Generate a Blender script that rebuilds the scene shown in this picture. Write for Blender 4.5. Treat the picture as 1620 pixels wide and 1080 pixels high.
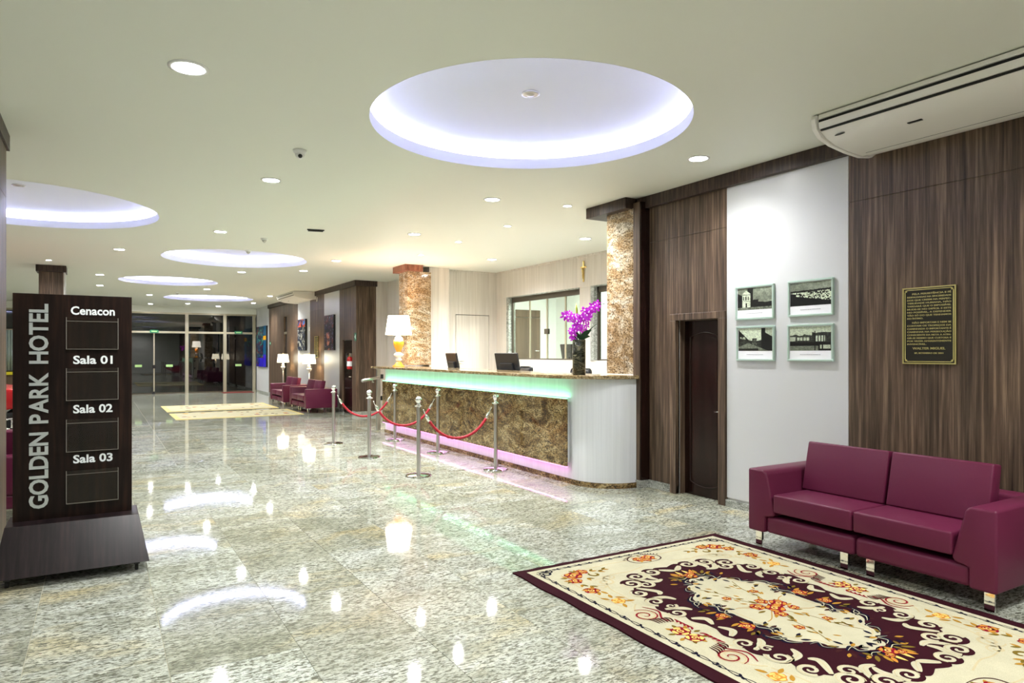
import bpy, bmesh, math, random
from mathutils import Vector, Matrix
PI = math.pi
R = math.radians
rnd = random.Random(7)
for o in list(bpy.data.objects): bpy.data.objects.remove(o)
S = bpy.context.scene
C = S.collection

# ------------------------------------------------------------------ camera, world, exposure
cam = bpy.data.cameras.new('camera'); co = bpy.data.objects.new('camera', cam); C.objects.link(co)
cam.lens = 24; cam.sensor_width = 36; cam.shift_y = 18.5/1620
co.location = (0, 0, 1.6); co.rotation_euler = (R(90), 0, -math.atan(650/1080))
cam.clip_start = .05; cam.clip_end = 200
S.camera = co
S.view_settings.view_transform = 'Standard'; S.view_settings.look = 'None'
S.view_settings.gamma = 1; S.view_settings.use_curve_mapping = False
S.view_settings.exposure = 1.58
W = bpy.data.worlds.new('night'); S.world = W; W.use_nodes = True
W.node_tree.nodes['Background'].inputs[0].default_value = (.02, .035, .07, 1)
W.node_tree.nodes['Background'].inputs[1].default_value = .35
SPOT_W = 95; COVE_E = 17; LENS_E = 40

# ------------------------------------------------------------------ materials
def mat(name, col=(.8,.8,.8), rough=.5, metal=0, emit=None, es=0, spec=.5, trans=0, coat=0, ior=1.45):
    m = bpy.data.materials.new(name); m.use_nodes = True
    b = m.node_tree.nodes['Principled BSDF']
    b.inputs['Base Color'].default_value = (*col, 1); b.inputs['Roughness'].default_value = rough
    b.inputs['Metallic'].default_value = metal; b.inputs['Specular IOR Level'].default_value = spec
    b.inputs['Transmission Weight'].default_value = trans; b.inputs['Coat Weight'].default_value = coat
    b.inputs['IOR'].default_value = ior
    if emit: b.inputs['Emission Color'].default_value = (*emit, 1); b.inputs['Emission Strength'].default_value = es
    return m
def N(m, t, **k):
    n = m.node_tree.nodes.new(t)
    for a, v in k.items(): setattr(n, a, v)
    return n
def L(m, a, b): m.node_tree.links.new(a, b)
def ramp(m, fac, stops):
    r = N(m, 'ShaderNodeValToRGB'); e = r.color_ramp.elements
    while len(e) < len(stops): e.new(.5)
    for i, (p, c) in enumerate(stops): e[i].position = p; e[i].color = (*c, 1)
    L(m, fac, r.inputs[0]); return r.outputs[0]
def noise(m, vec, scale, detail=4, rough=.55, dist=0):
    n = N(m, 'ShaderNodeTexNoise'); n.inputs['Scale'].default_value = scale
    n.inputs['Detail'].default_value = detail; n.inputs['Roughness'].default_value = rough
    n.inputs['Distortion'].default_value = dist
    L(m, vec, n.inputs['Vector']); return n.outputs[0]
def mapping(m, scale, rot=(0,0,0), src='pos'):
    if src == 'pos': v = N(m, 'ShaderNodeNewGeometry').outputs['Position']
    else: v = N(m, 'ShaderNodeTexCoord').outputs['Object']
    p = N(m, 'ShaderNodeMapping'); p.inputs['Scale'].default_value = scale; p.inputs['Rotation'].default_value = rot
    L(m, v, p.inputs['Vector']); return p.outputs[0]
def mix(m, f, a, b, mode='MIX'):
    n = N(m, 'ShaderNodeMix'); n.data_type = 'RGBA'; n.blend_type = mode
    for i, v in ((0, f), (6, a), (7, b)):
        if isinstance(v, (int, float)): n.inputs[i].default_value = v
        elif isinstance(v, tuple): n.inputs[i].default_value = (*v, 1)
        else: L(m, v, n.inputs[i])
    return n.outputs[2]
def bump(m, h, s=.2, d=.01):
    n = N(m, 'ShaderNodeBump'); n.inputs['Strength'].default_value = s; n.inputs['Distance'].default_value = d
    L(m, h, n.inputs['Height']); L(m, n.outputs[0], m.node_tree.nodes['Principled BSDF'].inputs['Normal'])
def base(m, c): L(m, c, m.node_tree.nodes['Principled BSDF'].inputs['Base Color'])

def wood(name, dark, mid, light, scale=(38, 38, 1.3), rough=.42, src='pos', spec=.4, var=.8):
    m = mat(name, mid, rough, spec=spec)
    v = mapping(m, scale, src=src)
    a = noise(m, v, 1.0, 6, .62); b = noise(m, mapping(m, tuple(s*.22 for s in scale), src=src), 1.0, 3, .5)
    c1 = ramp(m, a, [(.28, dark), (.5, mid), (.74, light)])
    c2 = ramp(m, b, [(.3, (.55,.55,.55)), (.7, (1.25,1.2,1.15))])
    base(m, mix(m, var, c1, c2, 'MULTIPLY')); bump(m, a, .12, .003)
    return m
M = {}
M['walnut'] = wood('walnut_panel', (.03,.018,.013), (.105,.070,.048), (.27,.19,.125))
M['walnut_h'] = wood('walnut_fascia', (.016,.009,.009), (.048,.03,.025), (.11,.075,.055), (34, 34, 3))
M['warm_wood'] = wood('warm_fascia', (.14,.05,.03), (.27,.11,.07), (.4,.2,.12), (20, 20, 6))
M['sign_wood'] = wood('sign_wood', (.005,.0025,.002), (.012,.0062,.005), (.030,.014,.009), (26, 26, 1.6), .32, spec=.2)
M['base_wood'] = wood('base_wood', (.006,.004,.0045), (.016,.0105,.012), (.036,.022,.021), (26, 1.6, 1.6), .33, spec=.25)
M['door_dark'] = wood('door_dark', (.006,.002,.0015), (.014,.005,.004), (.028,.011,.008), (20, 20, 1.2), .2)
M['pale_wood'] = wood('pale_wood', (.60,.545,.48), (.69,.64,.57), (.79,.745,.69), (30, 30, .7), .5, var=.12)
M['brown_door'] = wood('brown_door', (.12,.075,.045), (.15,.10,.06), (.19,.13,.08), (24, 24, 1.2), .5)

def granite_floor():
    m = mat('granite_floor', (.5,.5,.4), .055, spec=.42)
    oi = N(m, 'ShaderNodeObjectInfo').outputs['Random']
    geo = N(m, 'ShaderNodeNewGeometry').outputs['Position']
    cx = N(m, 'ShaderNodeCombineXYZ'); mul = N(m, 'ShaderNodeMath', operation='MULTIPLY'); mul.inputs[1].default_value = 37
    L(m, oi, mul.inputs[0]); L(m, mul.outputs[0], cx.inputs[2])
    add = N(m, 'ShaderNodeVectorMath', operation='ADD'); L(m, geo, add.inputs[0]); L(m, cx.outputs[0], add.inputs[1])
    def mp(s, r=0):
        p = N(m, 'ShaderNodeMapping'); p.inputs['Scale'].default_value = s; p.inputs['Rotation'].default_value = (0,0,R(r))
        L(m, add.outputs[0], p.inputs['Vector']); return p.outputs[0]
    fl = noise(m, mp((26, 72, 1), 24), 1, 3, .55, .8)           # dark flecks, drawn out
    fl2 = noise(m, mp((70, 150, 1), -8), 1, 2, .6)
    cl = noise(m, mp((1.3, 3.2, 1), 10), 1, 5, .6, 1.2)            # drifting clouds
    warm = noise(m, mp((.9, 1.7, 1), 30), 1, 4, .6, .5)
    basec = ramp(m, cl, [(.32, (.30,.315,.26)), (.5, (.465,.485,.43)), (.68, (.61,.64,.61))])
    w = ramp(m, warm, [(.54, (1,1,1)), (.72, (1.12,.93,.62))])
    c = mix(m, 1, basec, w, 'MULTIPLY')
    r = ramp(m, oi, [(0, (.84,.84,.76)), (.5, (1,1,.97)), (1, (1.07,1.1,1.07))])
    c = mix(m, 1, c, r, 'MULTIPLY')
    f = ramp(m, fl, [(.41, (1,1,1)), (.52, (0,0,0))])
    c = mix(m, f, c, (.13,.135,.105))
    f2 = ramp(m, fl2, [(.33, (.85,.85,.85)), (.45, (0,0,0))])
    c = mix(m, f2, c, (.17,.165,.11))
    li = ramp(m, fl, [(.58, (0,0,0)), (.75, (.45,.45,.45))])
    c = mix(m, li, c, (.80,.80,.68))
    base(m, c); return m
M['floor'] = granite_floor()
M['joint'] = mat('joint', (.62,.6,.45), .5)
def granite_gold(name, a, b, c, d, sc=1.0):
    m = mat(name, b, .08, spec=.6)
    n1 = noise(m, mapping(m, (sc*1.2, sc*1.2, sc*2.4), (.6,.25,.3)), 1.6, 8, .68, 1.8)
    n2 = noise(m, mapping(m, (sc, sc, sc*1.8), (.5,.2,0)), 34, 4, .62); n3 = noise(m, mapping(m, (sc*3, sc*3, sc*7), (.6,.4,.4)), 1.3, 6, .65, 2.0)
    n4 = noise(m, mapping(m, (sc, sc, sc)), 75, 3, .6)
    cc = ramp(m, n1, [(.38, a), (.46, b), (.53, c), (.61, d)])
    k = ramp(m, n2, [(.39, (1,1,1)), (.47, (0,0,0))]); cc = mix(m, k, cc, tuple(x*.2 for x in a))
    k2 = ramp(m, n3, [(.46, (0,0,0)), (.5, (.9,.9,.9)), (.54, (0,0,0))]); cc = mix(m, k2, cc, tuple(x*.35 for x in a))
    k3 = ramp(m, n2, [(.57, (0,0,0)), (.70, (.5,.5,.5))]); cc = mix(m, k3, cc, d)
    k4 = ramp(m, n4, [(.36, (.8,.8,.8)), (.44, (0,0,0))]); cc = mix(m, k4, cc, tuple(x*.3 for x in a))
    base(m, cc); return m
M['stone'] = granite_gold('counter_granite', (.10,.055,.02), (.21,.13,.045), (.33,.225,.09), (.52,.40,.2))
M['stone_pale'] = granite_gold('column_granite', (.27,.165,.075), (.40,.27,.14), (.52,.40,.26), (.66,.58,.45), 1.1)
M['stone_grey'] = granite_gold('grey_granite', (.3,.32,.28), (.48,.5,.45), (.56,.58,.52), (.7,.72,.66), 3)
M['slab'] = granite_gold('slab_granite', (.2,.12,.05), (.36,.25,.11), (.5,.38,.2), (.68,.58,.4), 2)
M['white_wall'] = mat('white_gloss_wall', (.60,.61,.61), .32)
M['white'] = mat('white_paint', (.82,.82,.79), .6)
M['ceiling'] = mat('ceiling_paint', (.79,.80,.72), .55)
M['cove'] = mat('cove_white', (.80,.81,.90), .7)
M['cove_led'] = mat('cove_led', (1,1,1), .5, emit=(.80,.82,1), es=COVE_E)
M['lens'] = mat('lamp_lens', (1,1,1), .3, emit=(1,.985,.96), es=LENS_E)
M['trim_white'] = mat('trim_white', (.85,.85,.85), .35)
M['counter_white'] = wood('counter_white', (.70,.73,.75), (.76,.79,.81), (.82,.85,.87), (22,22,.6), .35, var=.1)
M['chrome'] = mat('chrome', (.86,.86,.86), .07, 1)
M['steel'] = mat('brushed_steel', (.55,.54,.51), .28, 1)
M['alu'] = mat('champagne_aluminium', (.46,.43,.32), .35, .6)
M['alu_dark'] = mat('dark_frame', (.09,.075,.055), .35, .3)
M['black'] = mat('black_plastic', (.012,.012,.014), .35)
M['dark'] = mat('dark_void', (.01,.01,.01), .6)
M['screen'] = mat('screen_black', (.01,.012,.015), .1)
M['gold'] = mat('gold', (.85,.66,.28), .25, 1)
M['bronze'] = mat('bronze_dark', (.014,.012,.007), .4)
M['brass'] = mat('brass', (.60,.52,.20), .35, .6)
M['letter'] = mat('letter_silver', (.62,.66,.66), .28, .75)
M['letter_w'] = mat('letter_white', (.80,.84,.84), .4, emit=None)
M['frame_g'] = mat('frame_mint_silver', (.48,.62,.54), .3, .35)
M['paper'] = mat('paper', (.86,.87,.9), .5)
M['grey_print'] = mat('grey_print', (.35,.35,.38), .6)
M['ac_white'] = mat('ac_white', (.84,.82,.77), .38)
M['red'] = mat('red_enamel', (.42,.012,.015), .25)
M['rope'] = mat('red_velvet_rope', (.33,.006,.018), .6)
M['yellow'] = mat('yellow', (.85,.72,.02), .4)
M['curtain'] = mat('curtain', (.55,.66,.68), .8)
M['amber'] = mat('amber_glass', (.62,.22,.01), .12, emit=(1,.42,.03), es=.12, spec=.8)
M['crystal'] = mat('crystal', (.9,.88,.84), .05, trans=.25, spec=.9)
M['shade'] = mat('lamp_shade', (.95,.9,.8), .8, emit=(1,.93,.78), es=2.3)
M['shade_f'] = mat('lamp_shade_floor', (.95,.9,.75), .8, emit=(1,.9,.66), es=2.1)
M['magenta'] = mat('petal_magenta', (.62,.02,.72), .5)
M['magenta_l'] = mat('petal_light', (.85,.45,.88), .5)
M['leaf'] = mat('orchid_leaf', (.012,.05,.02), .35)
M['bud'] = mat('bud_green', (.42,.55,.08), .5)
M['vase'] = granite_gold('dark_vase_stone', (.008,.010,.006), (.02,.024,.014), (.06,.06,.035), (.25,.24,.15), 4)
M['green_led'] = mat('green_led', (0,0,0), .5, emit=(.25,1,.5), es=1.6)
M['pink_led'] = mat('pink_led', (0,0,0), .5, emit=(1,.28,.8), es=1.5)
M['exit'] = mat('exit_sign_green', (.01,.16,.08), .4)
M['exit_w'] = mat('exit_sign_white', (.75,.85,.78), .4)
M['sticker'] = mat('door_sticker', (.35,.55,.22), .5, emit=(.4,.8,.25), es=.03)
M['doormat'] = mat('doormat', (.16,.02,.015), .9)
M['tyre'] = mat('tyre', (.012,.012,.012), .7)
M['asphalt'] = mat('asphalt', (.03,.035,.035), .8)
M['teal'] = mat('teal_facade', (.05,.12,.12), .7)
def leather():
    m = mat('burgundy_leather', (.118,.014,.045), .40, spec=.35)
    n = noise(m, mapping(m, (1,1,1), src='obj'), 260, 2)
    bump(m, n, .12, .002); return m
M['leather'] = leather()
def glassm(name, tint, refl=.0, ior=1.5, rough=0.0):
    m = bpy.data.materials.new(name); m.use_nodes = True; nt = m.node_tree; nt.nodes.clear()
    o = N(m, 'ShaderNodeOutputMaterial'); t = N(m, 'ShaderNodeBsdfTransparent'); t.inputs[0].default_value = (*tint, 1)
    g = N(m, 'ShaderNodeBsdfGlossy'); g.inputs['Roughness'].default_value = rough; f = N(m, 'ShaderNodeFresnel'); f.inputs[0].default_value = ior
    ad = N(m, 'ShaderNodeMath', operation='ADD'); ad.inputs[1].default_value = refl; ad.use_clamp = True
    mx = N(m, 'ShaderNodeMixShader'); L(m, f.outputs[0], ad.inputs[0]); gg = N(m, 'ShaderNodeNewGeometry'); iv = N(m, 'ShaderNodeMath', operation='SUBTRACT'); iv.inputs[0].default_value = 1; L(m, gg.outputs['Backfacing'], iv.inputs[1])
    mu = N(m, 'ShaderNodeMath', operation='MULTIPLY'); L(m, ad.outputs[0], mu.inputs[0]); L(m, iv.outputs[0], mu.inputs[1]); L(m, mu.outputs[0], mx.inputs[0])
    L(m, t.outputs[0], mx.inputs[1]); L(m, g.outputs[0], mx.inputs[2]); L(m, mx.outputs[0], o.inputs[0]); return m
M['night_glass'] = glassm('tinted_glass', (.30,.47,.46), .06)
M['clear_glass'] = glassm('clear_glass', (.86,.93,.88), .02)
M['acrylic'] = glassm('acrylic', (.90,.88,.85), .0, 1.45, .12)
M['acryl_edge'] = mat('acrylic_edge', (.22,.2,.17), .2)
def vcol():
    m = mat('print', (1,1,1), .35)
    a = N(m, 'ShaderNodeVertexColor'); a.layer_name = 'Col'; base(m, a.outputs[0]); return m
M['print'] = vcol()
# carpet wools
def wool(name, c, v=.1):
    m = mat(name, c, .95, spec=.1)
    n = noise(m, mapping(m, (1,1,1)), 420, 2); n2 = noise(m, mapping(m, (1,1,1)), 6, 3)
    base(m, mix(m, 1, mix(m, 1, c, ramp(m, n, [(.3,(1-v*2.5,)*3),(.7,(1+v,)*3)]), 'MULTIPLY'), ramp(m, n2, [(.3,(.92,)*3),(.7,(1.06,)*3)]), 'MULTIPLY'))
    bump(m, n, .5, .003); return m
for k, c in dict(w_burg=(.034,.005,.010), w_cream=(.56,.53,.37), w_tan=(.56,.48,.29), w_navy=(.008,.007,.022), w_gold=(.44,.23,.03),
                 w_orange=(.60,.25,.04), w_red=(.24,.006,.02), w_olive=(.19,.13,.02), w_yellow=(.85,.58,.16), w_brown=(.05,.012,.012), w_straw=(.68,.58,.27)).items():
    M[k] = wool(k, c)

# ------------------------------------------------------------------ mesh helpers
def link(o, parent=None):
    C.objects.link(o)
    if parent: o.parent = parent
    return o
def obj(name, bm, m, parent=None, smooth=False, loc=None, autosmooth=None):
    me = bpy.data.meshes.new(name); bmesh.ops.recalc_face_normals(bm, faces=bm.faces[:]); bm.to_mesh(me); bm.free()
    if m: me.materials.append(M[m] if isinstance(m, str) else m)
    if smooth:
        for p in me.polygons: p.use_smooth = True
        if autosmooth: me.set_sharp_from_angle(angle=R(autosmooth))
    o = bpy.data.objects.new(name, me); link(o, parent)
    if loc: o.location = loc
    return o
def thing(name, label, cat, loc=(0,0,0), rz=0, group=None):
    o = bpy.data.objects.new(name, None); o.empty_display_size = .1; C.objects.link(o)
    o.location = loc; o.rotation_euler = (0,0,rz); return tag(o, label, cat, group)
def tag(o, label, cat, group=None):
    o['label'] = label; o['category'] = cat
    if group: o['group'] = group
    return o
def struct(o): o['kind'] = 'structure'; return o
def stuff(o): o['kind'] = 'stuff'; return o
def box(bm, x0, x1, y0, y1, z0, z1, bev=0, seg=2):
    r = bmesh.ops.create_cube(bm, size=1); vs = r['verts']
    for v in vs:
        v.co = Vector(((x0+x1)/2 + v.co.x*(x1-x0), (y0+y1)/2 + v.co.y*(y1-y0), (z0+z1)/2 + v.co.z*(z1-z0)))
    if bev:
        es = list({e for v in vs for e in v.link_edges})
        bmesh.ops.bevel(bm, geom=es, offset=bev, segments=seg, profile=.5, affect='EDGES')
    return bm
def B(*a, **k): return box(bmesh.new(), *a, **k)
def prism(bm, poly, axis, a0, a1, bev=0, seg=2):
    """poly: 2-D points; extruded along axis ('x','y','z') from a0 to a1"""
    def P(p, a):
        return {'x': (a, p[0], p[1]), 'y': (p[0], a, p[1]), 'z': (p[0], p[1], a)}[axis]
    v0 = [bm.verts.new(P(p, a0)) for p in poly]; v1 = [bm.verts.new(P(p, a1)) for p in poly]
    n = len(poly); fs = [bm.faces.new(v0), bm.faces.new(v1[::-1])]
    for i in range(n): fs.append(bm.faces.new((v0[i], v1[i], v1[(i+1)%n], v0[(i+1)%n])))
    bmesh.ops.recalc_face_normals(bm, faces=fs)
    if bev:
        es = list({e for f in fs for e in f.edges})
        bmesh.ops.bevel(bm, geom=es, offset=bev, segments=seg, profile=.5, affect='EDGES')
    return bm
def lathe(bm, prof, cx=0, cy=0, n=28, cap=True):
    rings = []
    for r, z in prof: rings.append([bm.verts.new((cx+r*math.cos(2*PI*i/n), cy+r*math.sin(2*PI*i/n), z)) for i in range(n)])
    for a, b in zip(rings, rings[1:]):
        for i in range(n): bm.faces.new((a[i], a[(i+1)%n], b[(i+1)%n], b[i]))
    if cap:
        if prof[0][0] > 1e-4: bm.faces.new(rings[0][::-1])
        if prof[-1][0] > 1e-4: bm.faces.new(rings[-1])
    return bm
def tube(bm, pts, r, n=8, twist=None):
    pts = [Vector(p) for p in pts]; rings = []; up = Vector((0,0,1)); L_ = 0
    prev = None
    for i, p in enumerate(pts):
        t = (pts[min(i+1, len(pts)-1)] - pts[max(i-1, 0)]).normalized()
        if prev is None:
            a = t.cross(up) if abs(t.dot(up)) < .95 else t.cross(Vector((1,0,0)))
        else: a = prev - t*prev.dot(t)
        a.normalize(); prev = a; b = t.cross(a)
        if i: L_ += (p-pts[i-1]).length
        rr = r[i] if isinstance(r, (list, tuple)) else r
        ring = []
        for k in range(n):
            th = 2*PI*k/n; q = rr*(1 + (.13*math.cos(3*(th - L_*twist)) if twist else 0))
            ring.append(bm.verts.new(p + a*math.cos(th)*q + b*math.sin(th)*q))
        rings.append(ring)
    for a, b in zip(rings, rings[1:]):
        for k in range(n): bm.faces.new((a[k], a[(k+1)%n], b[(k+1)%n], b[k]))
    bm.faces.new(rings[0][::-1]); bm.faces.new(rings[-1]); return bm
def dup(root, loc=None, rz=None, label=None, group=None):
    r = root.copy(); C.objects.link(r)
    if loc is not None: r.location = loc
    if rz is not None: r.rotation_euler = (0,0,rz)
    if label: r['label'] = label
    if group: r['group'] = group
    for ch in list(root.children):
        c = ch.copy(); C.objects.link(c); c.parent = r
        for g in list(ch.children):
            d = g.copy(); C.objects.link(d); d.parent = c
    return r
def text_mesh(s, size, ext=.002, align='LEFT', bold=0.0, width=None):
    cu = bpy.data.curves.new('t', 'FONT'); cu.body = s; cu.size = size; cu.extrude = ext; cu.align_x = align; cu.offset = bold
    cu.resolution_u = 3
    o = bpy.data.objects.new('t', cu); C.objects.link(o); bpy.context.view_layer.update()
    dg = bpy.context.evaluated_depsgraph_get(); me = bpy.data.meshes.new_from_object(o.evaluated_get(dg))
    bpy.data.objects.remove(o); bpy.data.curves.remove(cu)
    if width and me.vertices:
        xs = [v.co.x for v in me.vertices]; w = max(xs)-min(xs)
        if w > 0:
            k = width/w; x0 = min(xs)
            for v in me.vertices: v.co.x = (v.co.x-x0)*k
    return me
def mesh_obj(name, me, m, parent, mw):
    me.materials.clear(); me.materials.append(M[m]); me.transform(mw); me.name = name
    o = bpy.data.objects.new(name, me); return link(o, parent)
# text planes: words on a wall facing -X (reading direction -Y) or facing -Y (reading +X)
FACE_MX = Matrix(((0,0,-1,0),(-1,0,0,0),(0,1,0,0),(0,0,0,1)))
FACE_MY = Matrix(((1,0,0,0),(0,0,-1,0),(0,1,0,0),(0,0,0,1)))

XW = 5.62; ZC = 3.47; YG = 30.2
# ------------------------------------------------------------------ floor: subfloor + tiles
fl = struct(obj('floor', B(-6, 11, -3, YG+.1, -.12, -.006), 'joint'))
tiles = {}
PX, PY = .633, 1.27
def tile_mesh(w, l):
    k = (round(w,3), round(l,3))
    if k not in tiles:
        bm = bmesh.new(); box(bm, -w/2, w/2, -l/2, l/2, -.02, 0)
        for v in bm.verts:
            if v.co.z > -.001: v.co.x -= math.copysign(.0006, v.co.x); v.co.y -= math.copysign(.0006, v.co.y)
        me = bpy.data.meshes.new('tile'); bm.to_mesh(me); bm.free(); me.materials.append(M['floor']); tiles[k] = me
    return tiles[k]
rest = bmesh.new(); g = .0022; ntile = 0
x = -.34 - PX*9
col = 0
while x < 11:
    off = [0, .83, .4, 1.05, .2][col % 5]; y = 3.775 + off - PY*6
    while y < YG:
        x0, x1, y0, y1 = max(x, -6), min(x+PX, 11), max(y, -3), min(y+PY, YG)
        if y1-y0 > .02 and x1-x0 > .02:
            if -1.2 < x1 and x0 < 5.62 and y1 > 1.3 and y0 < 23 and ntile < 290:
                o = bpy.data.objects.new('tile', tile_mesh(x1-x0-g, y1-y0-g)); o.location = ((x0+x1)/2, (y0+y1)/2, 0); link(o, fl); ntile += 1
            else: box(rest, x0+g/2, x1-g/2, y0+g/2, y1-g/2, -.02, 0)
        y += PY
    x += PX; col += 1
stuff(obj('tile_field', rest, 'floor', fl))
obj('grounding', B(-14, 20, YG+.12, 60, -.3, -.02), 'asphalt'); struct(bpy.data.objects['grounding']); bpy.data.objects['grounding'].name = 'trim_1'

# ------------------------------------------------------------------ ceiling with round coves
discs = [(3.03,4.74,1.30,.28), (-.90,10.67,1.59,.28), (2.31,14.49,1.34,.26), (1.52,19.84,1.16,.24), (3.17,25.34,1.41,.24), (-3.4,21.5,1.3,.24), (-3.2,4.2,1.3,.28)]  # last two coves are added out of view for their light
def ceiling_mesh():
    cu = bpy.data.curves.new('c', 'CURVE'); cu.dimensions = '2D'; cu.fill_mode = 'FRONT'
    def sp(pts):
        s = cu.splines.new('POLY'); s.points.add(len(pts)-1); s.use_cyclic_u = True
        for p, q in zip(s.points, pts): p.co = (q[0], q[1], 0, 1)
    sp([(-6,-3), (11,-3), (11,YG), (-6,YG)])
    for cx, cy, r, h in discs: sp([(cx+r*math.cos(2*PI*i/96), cy+r*math.sin(2*PI*i/96)) for i in range(96)][::-1])
    o = bpy.data.objects.new('c', cu); C.objects.link(o); bpy.context.view_layer.update()
    me = bpy.data.meshes.new_from_object(o.evaluated_get(bpy.context.evaluated_depsgraph_get()))
    bpy.data.objects.remove(o)
    bm = bmesh.new(); bm.from_mesh(me)
    bmesh.ops.remove_doubles(bm, verts=bm.verts[:], dist=1e-5)
    for f in bm.faces:
        if f.normal.z > 0: f.normal_flip()
    for v in bm.verts: v.co.z = ZC
    return bm
ce = struct(obj('ceiling', ceiling_mesh(), 'ceiling'))
for i, (cx, cy, r, h) in enumerate(discs):
    w = .30; h = .27
    lip = bmesh.new(); lathe(lip, [(r, ZC-.001), (r, ZC+.10), (r+.015, ZC+.10), (r+.015, ZC+.012), (r+w, ZC+.012), (r+w, ZC+.04)], cx, cy, 96, False)
    o = obj('cove_lip', lip, 'cove', ce, True, autosmooth=40)
    led = bmesh.new(); lathe(led, [(r+.03, ZC+.02), (r+.055, ZC+.02), (r+.055, ZC+.045), (r+.03, ZC+.045), (r+.03, ZC+.02)], cx, cy, 96, False)
    obj('cove_light', led, 'cove_led', ce)
    dome = [(r+w, ZC+.012)] + [((r+w)*math.cos(R(a))**.55 if a < 90 else .001, ZC+.06+(h-.06)*math.sin(R(a))) for a in (0,8,16,25,35,45,55,64,72,79,84,87,89,90)]
    top = bmesh.new(); lathe(top, dome, cx, cy, 96, False)
    obj('cove_dome', top, 'cove', ce, True, autosmooth=60)
    pl = bmesh.new(); lathe(pl, [(.072, ZC+h-.001), (.076, ZC+h-.012), (.055, ZC+h-.016), (.045, ZC+h-.008), (.028, ZC+h-.022), (.001, ZC+h-.024)], cx, cy, 28, False)
    rose_lab = ['round chrome fitting in the middle of the large oval cove above the carpet', 'small grey fitting inside the cove over the directory sign',
                'small fitting in the cove beyond the dome camera', 'small fitting in the fourth cove down the hall', 'small fitting in the last cove before the glass front',
                'small fitting in the added, unseen cove left of the wooden column', 'small fitting in the added, unseen cove behind the camera on the left'][i]
    tag(obj('ceiling_fitting', pl, 'steel', None, True), rose_lab, 'ceiling fitting')

# ------------------------------------------------------------------ downlights
spots = [(.49,4.92),(1.57,7.65),(4.07,7.23),(4.91,4.69),(1.57,11.30),(.28,14.16),(-.03,18.95),(-.03,21.95),(4.21,9.97),(4.07,13.64),(3.93,15.70),(2.77,16.68),
 (2.64,21.64),(1.33,24.68),(1.60,29.2),(2.80,28.34),(3.99,29.3),(4.86,26.73),(4.73,23.2),(5.06,7.05),(5.11,8.62),(5.13,10.27),(5.21,12.02),(6.67,11.86),(6.76,8.92),(-.9,16.52),
 (.49,1.2),(4.6,1.0),(2.6,.4),(-2.8,1.5),(-2.6,8.0),(-3.2,13.5),(-3.2,17.5),(-3.2,25.5),(2.6,-1.9)]  # this row: unseen downlights added to help light the hall
small = {19,20,21,22,25}
sl = ['large downlight nearest the camera, above left', 'downlight in the ceiling beside the dome camera', 'bright downlight just beyond the big oval cove', 'downlight above the doorway and framed photographs',
 'downlight before the third cove, left of the air vent', 'downlight right of the left cove end', 'upper of two close downlights near the wooden ceiling column', 'lower of two close downlights near the wooden ceiling column',
 'downlight above the middle of the reception counter front', 'downlight above the left end of the counter', 'downlight above the far sofas, before the wall air conditioner', 'downlight below the third cove',
 'downlight right of the fourth cove', 'downlight left of the last cove, far down the hall', 'far downlight before the left glass panes', 'downlight just below the last cove', 'farthest downlight before the middle glass pane',
 'downlight at the right end of the last cove', 'downlight left of the wall air conditioner', 'small downlight over the counter nearest the granite column', 'second small downlight over the counter from the granite column',
 'third small downlight over the counter from the granite column', 'small downlight beside the warm granite column top', 'downlight over the reception area before the pale door', 'large downlight over the reception beside the dark column cap',
 'small dim downlight above the wooden ceiling column', 'added downlight overhead left, out of view', 'added downlight above the burgundy sofa end, out of view', 'added downlight overhead centre, out of view', 'added downlight far left, out of view',
 'added downlight behind the left column, out of view', 'second added light behind the left column, out of view', 'third added light behind the left column, out of view', 'fourth added light behind the left column, out of view', 'added downlight behind the camera, out of view']
for i, (x, y) in enumerate(spots):
    r = .05 if i in small else .085
    t = thing('downlight', sl[i], 'ceiling light', (x, y, ZC), 0, 'recessed ceiling downlights')
    if i == 0: r = .1
    obj('trim_ring', lathe(bmesh.new(), [(r*1.25, 0), (r*1.25, -.006), (r, -.010), (r*.97, -.002), (r*1.25, 0)], 0, 0, 24, False), 'trim_white', t, True)
    obj('lens', lathe(bmesh.new(), [(r*.98, -.0035), (.001, -.0035)], 0, 0, 24, False), 'lens', t)
    ld = bpy.data.lights.new('bulb', 'SPOT'); ld.energy = SPOT_W*(.55 if i == 3 else 1.45 if i in (23,24) else 1.0 if 19 <= i <= 22 else .45 if i == 25 else 1); ld.spot_size = R(150); ld.spot_blend = 1; ld.shadow_soft_size = .06
    ld.color = (1, .995, .985)
    lo = bpy.data.objects.new('bulb', ld); lo.location = (0,0,-.03); link(lo, t)

# ------------------------------------------------------------------ right wall (X = 5.62)
wr = struct(obj('wall_right', B(5.64, 5.85, 5.69, 6.28, 0, ZC), 'white'))
bm = bmesh.new(); box(bm, 5.64, 5.85, -3, 5.07, 0, ZC); box(bm, 5.64, 5.85, 5.07, 5.69, 1.97, ZC); obj('wall_core', bm, 'white', wr)
def panel(name, y0, y1, z0, z1, m, x0=5.62, x1=5.64): return obj(name, B(x0, x1, y0+.0012, y1-.0012, z0+.0012, z1-.0012, bev=.0015, seg=1), m, wr)
for a, b in ((5.69,6.15),): panel('wood_panel', a, b, .09, 2.92, 'walnut'); panel('wood_panel', a, b, 2.92, ZC, 'walnut')
panel('wood_panel', 4.97, 5.69, 2.0, 2.92, 'walnut'); panel('wood_panel', 4.97, 5.69, 2.92, ZC, 'walnut')
for a, b in ((1.78,3.61),(-.05,1.78),(-1.9,-.05),(-3,-1.9)): panel('wood_panel', a, b, .09, 2.92, 'walnut'); panel('wood_panel', a, b, 2.92, ZC, 'walnut')
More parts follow.
